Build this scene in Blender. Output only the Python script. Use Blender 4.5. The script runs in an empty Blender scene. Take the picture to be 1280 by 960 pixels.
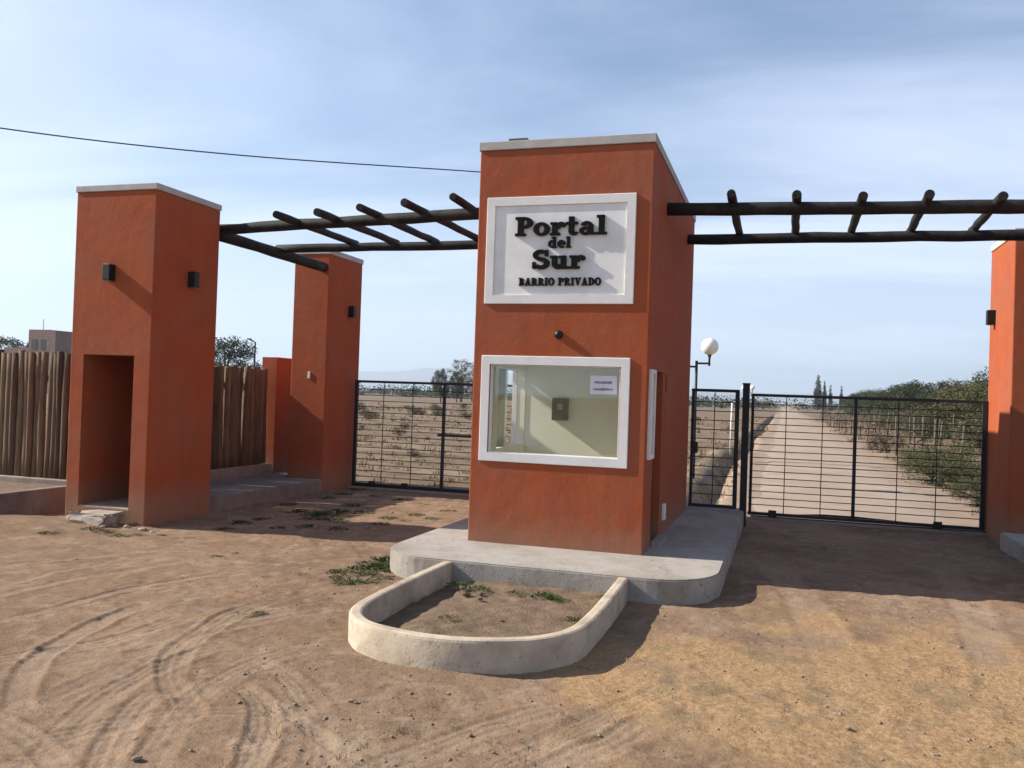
import bpy, bmesh, math, random
import numpy as np
from mathutils import Vector, Matrix
random.seed(7); rng = np.random.default_rng(7)
S = bpy.context.scene; COL = S.collection
PI = math.pi

# ---------------------------------------------------------------- camera
F, PITCH, ROLL, YAW, CAMH = 1099.57, .0122, .034, .3008, 1.65
_f0 = Vector((-math.sin(YAW), math.cos(YAW), 0)); _r0 = Vector((math.cos(YAW), math.sin(YAW), 0)); _u0 = Vector((0, 0, 1))
CF = _f0*math.cos(PITCH) + _u0*math.sin(PITCH); _u = -_f0*math.sin(PITCH) + _u0*math.cos(PITCH)
CR = _r0*math.cos(ROLL) + _u*math.sin(ROLL); CU = -_r0*math.sin(ROLL) + _u*math.cos(ROLL)
CP = Vector((0, 0, CAMH))
cam = bpy.data.cameras.new('camera'); camo = bpy.data.objects.new('camera', cam); COL.objects.link(camo)
camo.matrix_world = Matrix(((CR.x, CU.x, -CF.x, 0), (CR.y, CU.y, -CF.y, 0), (CR.z, CU.z, -CF.z, CAMH), (0, 0, 0, 1)))
cam.sensor_width = 36; cam.lens = F/1280*36; cam.clip_start = .05; cam.clip_end = 40000
S.camera = camo
def ray(x, y): return CF + CR*((x-640)/F) - CU*((y-480)/F)
def at_y(x, y, Y): d = ray(x, y); return CP + d*(Y/d.y)
def at_z(x, y, Z=0): d = ray(x, y); return CP + d*((Z-CAMH)/d.z)

# ---------------------------------------------------------------- world, sun, exposure
SUND = Vector((-1, -.12, .655)).normalized()          # towards the sun
ELEV = math.asin(SUND.z); AZ = math.atan2(SUND.x, SUND.y)
W = bpy.data.worlds.new('World'); S.world = W; W.use_nodes = True
wn = W.node_tree.nodes; wl = W.node_tree.links; wn.clear()
wo = wn.new('ShaderNodeOutputWorld'); bg = wn.new('ShaderNodeBackground'); sky = wn.new('ShaderNodeTexSky')
sky.sky_type = 'NISHITA'; sky.sun_disc = False; sky.sun_elevation = ELEV; sky.sun_rotation = AZ
sky.air_density = 1.25; sky.dust_density = .9; sky.ozone_density = 2.2; sky.altitude = 700
tc = wn.new('ShaderNodeTexCoord'); sep = wn.new('ShaderNodeSeparateXYZ'); wl.new(tc.outputs['Generated'], sep.inputs[0])
def wmath(op, a, b=None, clamp=False):
    n = wn.new('ShaderNodeMath'); n.operation = op; n.use_clamp = clamp
    for i, v in enumerate((a, b)):
        if v is None: continue
        if isinstance(v, (int, float)): n.inputs[i].default_value = v
        else: wl.new(v, n.inputs[i])
    return n.outputs[0]
zc = wmath('ADD', wmath('MAXIMUM', sep.outputs[2], 0.0), .16)
px = wmath('DIVIDE', sep.outputs[0], zc); py = wmath('DIVIDE', sep.outputs[1], zc)
cmb = wn.new('ShaderNodeCombineXYZ'); wl.new(px, cmb.inputs[0]); wl.new(py, cmb.inputs[1])
mp = wn.new('ShaderNodeMapping'); mp.inputs['Rotation'].default_value = (0, 0, math.radians(-24)); mp.inputs['Scale'].default_value = (.42, 1.25, 1)
wl.new(cmb.outputs[0], mp.inputs[0])
n1 = wn.new('ShaderNodeTexNoise'); n1.inputs['Scale'].default_value = .9; n1.inputs['Detail'].default_value = 9; n1.inputs['Roughness'].default_value = .58; n1.inputs['Distortion'].default_value = .7
wl.new(mp.outputs[0], n1.inputs['Vector'])
n2 = wn.new('ShaderNodeTexNoise'); n2.inputs['Scale'].default_value = .33; n2.inputs['Detail'].default_value = 3
wl.new(cmb.outputs[0], n2.inputs['Vector'])
cl = wmath('MULTIPLY', wmath('ADD', wmath('MULTIPLY', n1.outputs[0], .6), wmath('MULTIPLY', n2.outputs[0], .55)), 1.0)
cr = wn.new('ShaderNodeMapRange'); cr.interpolation_type = 'SMOOTHSTEP'
for i, v in ((1, .42), (2, .70), (3, .10), (4, .90)): cr.inputs[i].default_value = v
wl.new(cl, cr.inputs[0])
mixc = wn.new('ShaderNodeMix'); mixc.data_type = 'RGBA'; mixc.blend_type = 'MIX'
el = wn.new('ShaderNodeMapRange'); el.interpolation_type = 'SMOOTHSTEP'           # thin veil: dense towards the horizon, clear overhead
for i, v in ((1, .0), (2, .95), (3, 1.0), (4, .12)): el.inputs[i].default_value = v
wl.new(sep.outputs[2], el.inputs[0])
hzw = wn.new('ShaderNodeMapRange'); hzw.interpolation_type = 'SMOOTHSTEP'
for i, v in ((1, .0), (2, .40), (3, .66), (4, .0)): hzw.inputs[i].default_value = v
wl.new(sep.outputs[2], hzw.inputs[0])
wl.new(wmath('MAXIMUM', wmath('MULTIPLY', cr.outputs[0], el.outputs[0]), hzw.outputs[0]), mixc.inputs[0]); gain = wn.new('ShaderNodeMix'); gain.data_type = 'RGBA'; gain.blend_type = 'MULTIPLY'; gain.inputs[0].default_value = 1; gain.inputs[7].default_value = (1.0, 1.08, 1.24, 1)
wl.new(sky.outputs[0], gain.inputs[6]); wl.new(gain.outputs[2], mixc.inputs[6]); mixc.inputs[7].default_value = (8.8, 9.9, 12.4, 1)
wl.new(mixc.outputs[2], bg.inputs[0]); bg.inputs[1].default_value = .057
wl.new(bg.outputs[0], wo.inputs[0])
sun = bpy.data.lights.new('sun', 'SUN'); sun.energy = 5.0; sun.angle = math.radians(.55); sun.color = (1, .93, .82)
suno = bpy.data.objects.new('sun', sun); COL.objects.link(suno)
suno.rotation_euler = (-SUND).to_track_quat('-Z', 'Y').to_euler(); suno.location = (-30, -4, 25)
S.view_settings.view_transform = 'Standard'; S.view_settings.look = 'None'; S.view_settings.gamma = 1
S.view_settings.use_curve_mapping = False; S.view_settings.exposure = .95
S.render.engine = 'CYCLES'; S.cycles.max_bounces = 8; S.cycles.transparent_max_bounces = 16

# ---------------------------------------------------------------- materials
def mat(name, base, rough=.85, var=.12, vscale=6., bump=0., bscale=60., bdist=.01, spec=.3, metal=0., tint=None, tscale=1.5, tamount=.5, stretch=None, k=.79, bump2=None):
    """noise-varied principled material in object coordinates (metres)."""
    m = bpy.data.materials.new(name); m.use_nodes = True
    nt = m.node_tree; N = nt.nodes; L = nt.links; b = N['Principled BSDF']
    b.inputs['Roughness'].default_value = rough; b.inputs['Metallic'].default_value = metal
    b.inputs['Specular IOR Level'].default_value = spec
    g = N.new('ShaderNodeNewGeometry'); vec = g.outputs['Position']
    if stretch:
        mpp = N.new('ShaderNodeMapping'); mpp.inputs['Scale'].default_value = stretch; L.new(vec, mpp.inputs[0]); vec = mpp.outputs[0]
    def noise(sc, det=6, ro=.6):
        n = N.new('ShaderNodeTexNoise'); n.inputs['Scale'].default_value = sc; n.inputs['Detail'].default_value = det; n.inputs['Roughness'].default_value = ro
        L.new(vec, n.inputs['Vector']); return n.outputs[0]
    def mrange(v, a, b_, c, d):
        r = N.new('ShaderNodeMapRange'); L.new(v, r.inputs[0])
        for i, q in ((1, a), (2, b_), (3, c), (4, d)): r.inputs[i].default_value = q
        return r.outputs[0]
    def mixrgb(fac, A, B, blend='MIX'):
        x = N.new('ShaderNodeMix'); x.data_type = 'RGBA'; x.blend_type = blend
        for i, v in ((0, fac), (6, A), (7, B)):
            if isinstance(v, (int, float)): x.inputs[i].default_value = v
            elif isinstance(v, tuple): x.inputs[i].default_value = (*[q*k for q in v], 1)
            else: L.new(v, x.inputs[i])
        return x.outputs[2]
    col = mixrgb(mrange(noise(vscale), .3, .7, 0, 1), tuple(c*(1-var) for c in base), tuple(min(1, c*(1+var)) for c in base))
    if tint: col = mixrgb(mrange(noise(tscale, 4), .45, .68, 0, tamount), col, tint)
    L.new(col, b.inputs['Base Color'])
    if bump:
        bp = N.new('ShaderNodeBump'); bp.inputs['Strength'].default_value = bump; bp.inputs['Distance'].default_value = bdist
        L.new(noise(bscale, 5, .65), bp.inputs['Height']); nrm = bp.outputs[0]
        if bump2:
            b2 = N.new('ShaderNodeBump'); b2.inputs['Strength'].default_value = bump2[0]; b2.inputs['Distance'].default_value = bump2[2]
            L.new(noise(bump2[1], 3), b2.inputs['Height']); L.new(nrm, b2.inputs['Normal']); nrm = b2.outputs[0]
        L.new(nrm, b.inputs['Normal'])
    m['h'] = 1
    return m, (N, L, b, vec, noise, mrange, mixrgb, col)
def M_(*a, **k): return mat(*a, **k)[0]
def cracks(N, L, vec, noise, mixrgb, col, scale, dark, amount, width):
    # thin hairline cracks, present only here and there
    v = N.new('ShaderNodeTexVoronoi'); v.feature = 'DISTANCE_TO_EDGE'; v.inputs['Scale'].default_value = scale
    nz = N.new('ShaderNodeTexNoise'); nz.inputs['Scale'].default_value = 3; nz.inputs['Detail'].default_value = 6; L.new(vec, nz.inputs['Vector'])
    ad = N.new('ShaderNodeVectorMath'); ad.operation = 'MULTIPLY_ADD'; L.new(nz.outputs['Color'], ad.inputs[0]); ad.inputs[1].default_value = (.5, .5, .5); L.new(vec, ad.inputs[2])
    L.new(ad.outputs[0], v.inputs['Vector'])
    r = N.new('ShaderNodeMapRange'); L.new(v.outputs['Distance'], r.inputs[0])
    for i, q in ((1, 0), (2, width*scale*2), (3, amount), (4, 0)): r.inputs[i].default_value = q
    m2 = N.new('ShaderNodeMapRange'); L.new(noise(.9, 2), m2.inputs[0])
    for i, q in ((1, .5), (2, .6), (3, 0), (4, 1)): m2.inputs[i].default_value = q
    f = N.new('ShaderNodeMath'); f.operation = 'MULTIPLY'; L.new(r.outputs[0], f.inputs[0]); L.new(m2.outputs[0], f.inputs[1])
    return mixrgb(f.outputs[0], col, dark)
RED = (.415, .096, .035)
def stucco_mat():
    m, (N, L, b, vec, noise, mrange, mixrgb, col) = mat('terracotta_render', RED, .92, .10, 3.2, .55, 95, .006, .2, tint=(.35, .13, .075), tscale=1.3, tamount=.6, bump2=(.35, 7, .02))
    sx = N.new('ShaderNodeSeparateXYZ'); L.new(vec, sx.inputs[0])
    ad = N.new('ShaderNodeMath'); ad.operation = 'MULTIPLY_ADD'; L.new(noise(5), ad.inputs[0]); ad.inputs[1].default_value = -.35; L.new(sx.outputs[2], ad.inputs[2])
    fac = mrange(ad.outputs[0], 0.0, .36, .75, 0)
    # trowel marks and rain streaks
    mp2 = N.new('ShaderNodeMapping'); mp2.inputs['Scale'].default_value = (9, 9, .5); g = N.new('ShaderNodeNewGeometry'); L.new(g.outputs['Position'], mp2.inputs[0])
    st = N.new('ShaderNodeTexNoise'); st.inputs['Scale'].default_value = 1.; st.inputs['Detail'].default_value = 4; L.new(mp2.outputs[0], st.inputs['Vector'])
    c2 = mixrgb(mrange(st.outputs[0], .50, .72, 0, .42), col, (.31, .088, .045))
    c2 = mixrgb(fac, c2, (.33, .19, .12))
    c2 = cracks(N, L, vec, noise, mixrgb, c2, .55, (.20, .06, .035), .5, .0025); L.new(c2, b.inputs['Base Color'])
    return m
M = {}
M['red'] = stucco_mat()
M['cap'] = M_('coping_cement', (.55, .52, .48), .9, .1, 8, .3, 60, tint=(.36, .33, .30), tscale=3)
M['white'] = M_('white_paint', (.76, .74, .71), k=.95, rough=.7, var=.05, vscale=9, bump=.25, bscale=70, bdist=.004, tint=(.6, .57, .52), tscale=2.2, tamount=.4)
M['panel'] = M_('sign_panel', (.76, .75, .72), k=1., rough=.75, var=.05, vscale=7, bump=.2, bscale=90, bdist=.003, tint=(.56, .54, .50), tscale=2.5)
M['letter'] = M_('black_letter', (.006, .006, .006), .7, .1, 10, spec=.12)
M['cream'] = M_('cream_interior', (.82, .80, .66), .85, .06, 3, .2, 60, .004, k=1., tint=(.70, .68, .54), tscale=3)
M['iron'] = M_('black_iron', (.022, .022, .024), .55, .25, 20, .2, 120, .002, .4)
M['lampblack'] = M_('lamp_black', (.012, .012, .012), .5, .1)
M['log'] = M_('dark_treated_log', (.017, .015, .014), .8, .45, 14, .7, 18, .012, tint=(.05, .044, .038), tscale=4, tamount=.7)
M['globe'] = M_('opal_globe', (.86, .84, .74), .3, .02, spec=.5, k=1.)
def concrete_mat(*a, dark=(.14, .11, .09), sc=1.1, **kw):
    m, (N, L, b, vec, noise, mrange, mixrgb, col) = mat(*a, **kw)
    c = mixrgb(mrange(noise(3.5, 6, .7), .54, .66, 0, .5), col, tuple(q*1.9 for q in dark))
    c = mixrgb(mrange(noise(26, 4), .60, .70, 0, .45), c, dark)
    c = cracks(N, L, vec, noise, mixrgb, c, sc, dark, .8, .003); L.new(c, b.inputs['Base Color']); return m
M['concrete'] = concrete_mat('concrete', (.42, .385, .34), .92, .12, 7, .6, 70, .006, tint=(.27, .22, .17), tscale=1.9, tamount=.75, bump2=(.3, 12, .01))
M['planter'] = concrete_mat('planter_cement', (.60, .49, .365), .9, .10, 6, .5, 60, .006, tint=(.31, .24, .17), tscale=2.3, tamount=.8, bump2=(.3, 9, .012))
M['slab'] = concrete_mat('worn_slab', (.26, .225, .20), .95, .18, 5, .6, 60, .006, tint=(.17, .135, .11), tscale=1.6, tamount=.8)
M['edging'] = M_('dark_edging', (.25, .225, .20), .95, .2, 6, .6, 60, .006, tint=(.14, .10, .08), tscale=2, tamount=.8)
M['soil'] = M_('planter_soil', (.215, .145, .092), .95, .3, 9, .9, 45, .02, tint=(.13, .085, .055), tscale=4)
M['darkdoor'] = M_('brown_door', (.035, .014, .010), .6, .2, 12)
M['roofvent'] = M_('grey_sheet_metal', (.10, .10, .10), .5, .1, metal=.3)
M['brickhouse'] = M_('raw_brick', (.30, .205, .17), .9, .2, 4, .4, 20, tint=(.22, .17, .15))
M['paper'] = M_('paper', (.66, .66, .69), .8, .03, k=1.)
M['ink'] = M_('faded_ink', (.30, .27, .42), .8, .3, 90)
M['meter'] = M_('green_meter_box', (.035, .055, .035), .4, .15)
M['metersh'] = M_('meter_window', (.28, .32, .27), .25, .15)
M['bark'] = M_('bark', (.085, .06, .042), .95, .3, 12, .8, 30, .02)
M['palebark'] = M_('pale_bark', (.20, .165, .13), .95, .25, 12, .6, 30, .02)
M['stake'] = M_('vine_post', (.14, .105, .08), .95, .3, 5)
M['stone'] = M_('clod', (.30, .22, .155), .95, .25, 15, .6, 60, .006)
M['rubble'] = M_('rubble_cement', (.42, .35, .28), .95, .2, 9, .8, 40, .012)
M['plinth'] = M_('plinth_cement', (.36, .31, .26), .95, .15, 6, .6, 50, .008, tint=(.22, .17, .12), tscale=2)
M['wirem'] = M_('wire', (.02, .02, .022), .6)
M['whitepost'] = M_('white_stake', (.75, .73, .68), .8)
# palisade logs: colour differs from log to log
def palisade_mat():
    m, (N, L, b, vec, noise, mrange, mixrgb, col) = mat('palisade_log', (.22, .148, .094), .9, .35, 5, .8, 22, .014, stretch=(5, 5, .55))
    oi = N.new('ShaderNodeObjectInfo')
    c = mixrgb(oi.outputs['Random'], (.60, .56, .55), (1.45, 1.40, 1.3)); c2 = mixrgb(1.0, col, c, 'MULTIPLY')
    L.new(c2, b.inputs['Base Color']); return m
M['palisade'] = palisade_mat()
def leaf_mat(name, base, var=.4):
    m = bpy.data.materials.new(name); m.use_nodes = True; nt = m.node_tree; N = nt.nodes; L = nt.links; b = N['Principled BSDF']
    g = N.new('ShaderNodeNewGeometry'); n = N.new('ShaderNodeTexNoise'); n.inputs['Scale'].default_value = 1.3; n.inputs['Detail'].default_value = 4; L.new(g.outputs['Position'], n.inputs['Vector'])
    ad = N.new('ShaderNodeMath'); ad.operation = 'ADD'; L.new(n.outputs[0], ad.inputs[0]); 
    r2 = N.new('ShaderNodeMath'); r2.operation = 'MULTIPLY_ADD'; L.new(g.outputs['Random Per Island'], r2.inputs[0]); r2.inputs[1].default_value = .5; r2.inputs[2].default_value = -.25
    L.new(r2.outputs[0], ad.inputs[1])
    x = N.new('ShaderNodeMix'); x.data_type = 'RGBA'; L.new(ad.outputs[0], x.inputs[0])
    x.inputs[6].default_value = (*[.8*c*(1-var) for c in base], 1); x.inputs[7].default_value = (*[.8*c*(1+var) for c in base], 1)
    L.new(x.outputs[2], b.inputs['Base Color']); b.inputs['Roughness'].default_value = .65; b.inputs['Specular IOR Level'].default_value = .25
    t = N.new('ShaderNodeBsdfTranslucent'); L.new(x.outputs[2], t.inputs[0]); ms = N.new('ShaderNodeMixShader'); ms.inputs[0].default_value = .22
    L.new(b.outputs[0], ms.inputs[1]); L.new(t.outputs[0], ms.inputs[2]); L.new(ms.outputs[0], N['Material Output'].inputs[0]); return m
M['leaf'] = leaf_mat('olive_foliage', (.098, .104, .045))
M['leafd'] = leaf_mat('dark_foliage', (.062, .070, .034))
M['leafy'] = leaf_mat('yellowed_foliage', (.105, .10, .045))
M['leafg'] = leaf_mat('fresh_weed', (.065, .10, .028))
M['leafb'] = leaf_mat('dry_brown_foliage', (.15, .115, .075))
M['poplar'] = leaf_mat('grey_poplar', (.11, .105, .075))
M['straw'] = leaf_mat('straw', (.27, .195, .115), .4)
def glass_mat():
    m = bpy.data.materials.new('window_glass'); m.use_nodes = True; nt = m.node_tree; N = nt.nodes; L = nt.links; N.remove(N['Principled BSDF'])
    t = N.new('ShaderNodeBsdfTransparent'); t.inputs[0].default_value = (.985, .99, .98, 1)
    g = N.new('ShaderNodeBsdfGlossy'); g.inputs['Roughness'].default_value = .02; g.inputs[0].default_value = (.9, .95, .92, 1)
    fr = N.new('ShaderNodeFresnel'); fr.inputs[0].default_value = 1.5; ms = N.new('ShaderNodeMixShader')
    ml = N.new('ShaderNodeMath'); ml.operation = 'MULTIPLY'; ml.inputs[1].default_value = 1.7; L.new(fr.outputs[0], ml.inputs[0]); L.new(ml.outputs[0], ms.inputs[0])
    L.new(t.outputs[0], ms.inputs[1]); L.new(g.outputs[0], ms.inputs[2]); L.new(ms.outputs[0], N['Material Output'].inputs[0]); return m
M['glass'] = glass_mat()

# ---------------------------------------------------------------- helpers
def tag(o, label=None, cat=None, group=None, kind=None):
    for k, v in (('label', label), ('category', cat), ('group', group), ('kind', kind)):
        if v: o[k] = v
    return o
def thing(name, loc, label, cat, group=None):
    o = bpy.data.objects.new(name, None); o.empty_display_size = .2; COL.objects.link(o); o.location = loc
    return tag(o, label, cat, group)
def root_loc(p):
    v = Vector((0, 0, 0))
    while p is not None: v = v + p.location; p = p.parent
    return v
def link(name, me, material, parent=None, loc=None):
    if material is not None:
        me.materials.clear(); me.materials.append(material)
    o = bpy.data.objects.new(name, me); COL.objects.link(o); o.parent = parent
    if loc is not None: o.location = loc
    return o
def from_bm(name, bm, material, parent=None, origin=None, smooth=False):
    """bm is in world coordinates; parts keep the thing's origin."""
    off = root_loc(parent) if parent is not None else (Vector(origin) if origin is not None else Vector((0, 0, 0)))
    bmesh.ops.translate(bm, verts=bm.verts, vec=-off)
    bmesh.ops.recalc_face_normals(bm, faces=bm.faces)
    if smooth:
        for f in bm.faces: f.smooth = True
    me = bpy.data.meshes.new(name); bm.to_mesh(me); bm.free()
    return link(name, me, material, parent, None if parent is not None else off)
def bm_box(bm, lo, hi, bev=0.):
    b = bmesh.new() if bev else bm
    r = bmesh.ops.create_cube(b, size=1); vs = r['verts']
    for v in vs: v.co = Vector([lo[i] + (v.co[i]+.5)*(hi[i]-lo[i]) for i in range(3)])
    if bev:
        bmesh.ops.bevel(b, geom=b.edges[:], offset=bev, segments=2, affect='EDGES', profile=.5)
        me = bpy.data.meshes.new('t'); b.to_mesh(me); b.free(); bm.from_mesh(me); bpy.data.meshes.remove(me)
    return bm
def box(name, lo, hi, material, parent=None, bev=.0, origin=None):
    return from_bm(name, bm_box(bmesh.new(), lo, hi, bev), material, parent, origin if origin is not None else ((lo[0]+hi[0])/2, (lo[1]+hi[1])/2, lo[2]))
def tube_bm(bm, pts, rad, seg=8, cap=True, jitter=0.):
    pts = [Vector(p) for p in pts]; rings = []
    for i, p in enumerate(pts):
        d = (pts[min(i+1, len(pts)-1)] - pts[max(i-1, 0)]).normalized()
        a = d.cross(Vector((0, 0, 1)) if abs(d.z) < .9 else Vector((1, 0, 0))).normalized(); b = d.cross(a)
        r = rad[i] if isinstance(rad, (list, tuple)) else rad
        rings.append([bm.verts.new(p + (a*math.cos(2*PI*k/seg) + b*math.sin(2*PI*k/seg))*r*(1+random.uniform(-jitter, jitter))) for k in range(seg)])
    for i in range(len(rings)-1):
        for k in range(seg):
            f = bm.faces.new((rings[i][k], rings[i][(k+1) % seg], rings[i+1][(k+1) % seg], rings[i+1][k])); f.smooth = True
    if cap: bm.faces.new(rings[0][::-1]); bm.faces.new(rings[-1])
    return bm
def tube(name, pts, rad, material, parent=None, seg=8, origin=None, jitter=0.):
    return from_bm(name, tube_bm(bmesh.new(), pts, rad, seg, True, jitter), material, parent, origin if origin is not None else pts[0])
def np_mesh(name, V, Fq):
    """V (n,3), Fq (m,k) arrays -> mesh."""
    me = bpy.data.meshes.new(name); k = Fq.shape[1]
    me.vertices.add(len(V)); me.vertices.foreach_set('co', np.ascontiguousarray(V, dtype=np.float32).ravel())
    me.loops.add(Fq.size); me.loops.foreach_set('vertex_index', np.ascontiguousarray(Fq, dtype=np.int32).ravel())
    me.polygons.add(len(Fq)); me.polygons.foreach_set('loop_start', np.arange(0, Fq.size, k, dtype=np.int32))
    me.update(calc_edges=True); return me
def boolean(base, cutters):
    """difference of bmeshes -> bmesh"""
    def mk(b):
        me = bpy.data.meshes.new('b'); bmesh.ops.recalc_face_normals(b, faces=b.faces); b.to_mesh(me); b.free(); o = bpy.data.objects.new('b', me); COL.objects.link(o); return o
    o = mk(base); cs = [mk(c) for c in cutters]
    for c in cs:
        md = o.modifiers.new('x', 'BOOLEAN'); md.object = c; md.operation = 'DIFFERENCE'; md.solver = 'EXACT'
    dg = bpy.context.evaluated_depsgraph_get(); me = bpy.data.meshes.new_from_object(o.evaluated_get(dg))
    b = bmesh.new(); b.from_mesh(me); bpy.data.meshes.remove(me)
    for x in cs + [o]: m = x.data; bpy.data.objects.remove(x); bpy.data.meshes.remove(m)
    return b
def B(lo, hi, bev=0.): return bm_box(bmesh.new(), lo, hi, bev)
def copy_tree(o, loc, rz=None, scale=None, label=None):
    c = o.copy(); COL.objects.link(c); c.location = loc
    if rz is not None: c.rotation_euler = (0, 0, rz)
    if scale is not None: c.scale = scale
    if label: c['label'] = label
    for ch in list(o.children):
        d = ch.copy(); COL.objects.link(d); d.parent = c
        for g in list(ch.children):
            e = g.copy(); COL.objects.link(e); e.parent = d
    return c

# numpy value noise
_T = np.random.default_rng(3).random((256, 256))
def vnoise(x, y):
    xi = np.floor(x).astype(int); yi = np.floor(y).astype(int); fx = x-xi; fy = y-yi
    fx = fx*fx*(3-2*fx); fy = fy*fy*(3-2*fy); a = lambda i, j: _T[(xi+i) & 255, (yi+j) & 255]
    return (a(0, 0)*(1-fx)+a(1, 0)*fx)*(1-fy) + (a(0, 1)*(1-fx)+a(1, 1)*fx)*fy
def fbm(x, y, o=4):
    s = 0; amp = .5
    for k in range(o): s = s + amp*(vnoise(x*2**k+17.3*k, y*2**k+9.1*k)-.5); amp *= .5
    return s

# ---------------------------------------------------------------- ground
def g0(x, y): p = at_z(x, y, 0); return (p.x, p.y)
TRACKS = [  # pixel polylines of the tyre marks, half width, depth, grooves
    ([(296, 990), (318, 940), (330, 900), (320, 872), (288, 855)], .085, .020, 3),
    ([(245, 900), (222, 868), (213, 842), (224, 815), (252, 793), (300, 765), (360, 745)], .10, .018, 3),
    ([(22, 900), (26, 860), (48, 825), (85, 800), (140, 772), (195, 750)], .13, .028, 1),
    ([(120, 985), (140, 930), (165, 893), (200, 862)], .09, .014, 3),
    ([(-40, 890), (0, 905), (45, 930), (90, 975)], .10, .022, 2),
    ([(320, 868), (380, 905), (450, 955), (480, 990)], .08, .012, 1),
    ([(560, 985), (640, 945), (730, 905), (800, 875), (860, 850)], .16, .014, 4),
    ([(590, 1010), (680, 965), (760, 930), (830, 890)], .12, .012, 3),
    ([(-30, 752), (60, 730), (140, 716), (230, 703), (330, 697)], .12, .030, 1),
    ([(-30, 785), (60, 762), (150, 738), (240, 722), (330, 716)], .10, .020, 1),
    ([(-30, 712), (60, 702), (160, 692), (260, 688)], .10, .020, 1),
    ([(60, 880), (140, 845), (220, 800), (300, 778), (400, 762)], .22, .014, 2),
    ([(-20, 830), (60, 815), (150, 800), (240, 770)], .10, .010, 3), ([(-20, 850), (70, 838), (160, 822), (260, 800)], .10, .010, 3),
    ([(40, 985), (70, 930), (120, 880), (200, 835), (300, 800)], .09, .012, 3), ([(170, 985), (200, 930), (240, 880), (300, 840), (380, 810)], .10, .010, 3),
    ([(380, 990), (400, 930), (390, 880), (350, 840), (290, 820)], .09, .010, 3), ([(-20, 940), (60, 925), (150, 905), (260, 890), (400, 890)], .10, .009, 3),
    ([(420, 985), (520, 940), (620, 905), (720, 880)], .11, .010, 3), ([(-20, 735), (90, 712), (200, 700), (360, 705)], .09, .014, 2),
    ([(960, 700), (1010, 760), (1050, 840), (1080, 960)], .30, .010, 1),
    ([(1180, 700), (1230, 800), (1270, 900)], .25, .010, 1),
]
def spline(pts, n=16):
    out = []
    P = [np.array(p) for p in pts]; P = [2*P[0]-P[1]] + P + [2*P[-1]-P[-2]]
    for i in range(1, len(P)-2):
        for k in range(n):
            t = k/n; a, b, c, d = P[i-1:i+3]
            out.append(.5*((2*b)+(-a+c)*t+(2*a-5*b+4*c-d)*t*t+(-a+3*b-3*c+d)*t**3))
    out.append(P[-2]); return np.array(out)
TR = [(spline([g0(*p) for p in pl]), w*(.80 if n == 3 else .55), d*(.42 if n == 3 else .32), n) for pl, w, d, n in TRACKS]
def track_field(x, y):
    h = np.zeros_like(x); mask = np.zeros_like(x)
    for ti, (P, w, dep, ng) in enumerate(TR):
        lo = P.min(0)-.5; hi = P.max(0)+.5
        sel = (x > lo[0]) & (x < hi[0]) & (y > lo[1]) & (y < hi[1])
        if not sel.any(): continue
        xs = x[sel]; ys = y[sel]; best = np.full(xs.shape, 9.); sd = np.zeros(xs.shape); ss = np.zeros(xs.shape); acc = 0.; tt = np.zeros(xs.shape)
        for i in range(len(P)-1):
            a = P[i]; b = P[i+1]; d = b-a; L2 = d@d; Ls = math.sqrt(L2)
            t = np.clip(((xs-a[0])*d[0]+(ys-a[1])*d[1])/L2, 0, 1)
            ex = xs-a[0]-t*d[0]; ey = ys-a[1]-t*d[1]; dd = np.hypot(ex, ey); k = dd < best
            best[k] = dd[k]; sd[k] = np.sign(d[0]*ey[k]-d[1]*ex[k])*dd[k]; ss[k] = acc+t[k]*Ls; tt[k] = (i+t[k])/(len(P)-1); acc += Ls
        fade = np.clip(np.minimum(tt, 1-tt)*7, 0, 1)*(.55+.9*vnoise(ss*2+ti*7, sd*0+3.3)); wj = w*(1+.25*(vnoise(ss*4, sd*0+ti)-.5))
        r = best/wj; inside = np.clip(1.15-r, 0, .3)/.3
        groove = .5+.5*np.cos(sd/wj*PI*ng) if ng > 1 else np.ones_like(sd)*.3
        lug = .5+.5*np.sign(np.sin((ss+np.abs(sd)*.6)*2*PI/.07)) if ng == 3 else 0.5
        prof = -dep*inside*(.55+.45*(1-groove)-.20*lug*inside) + dep*.75*np.exp(-((r-1.3)/.28)**2)
        h[sel] += prof*fade; mask[sel] = np.maximum(mask[sel], inside*fade*(groove if ng > 1 else .8))
    return h, mask
def smooth(a, b, v): t = np.clip((v-a)/(b-a), 0, 1); return t*t*(3-2*t)
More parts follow.
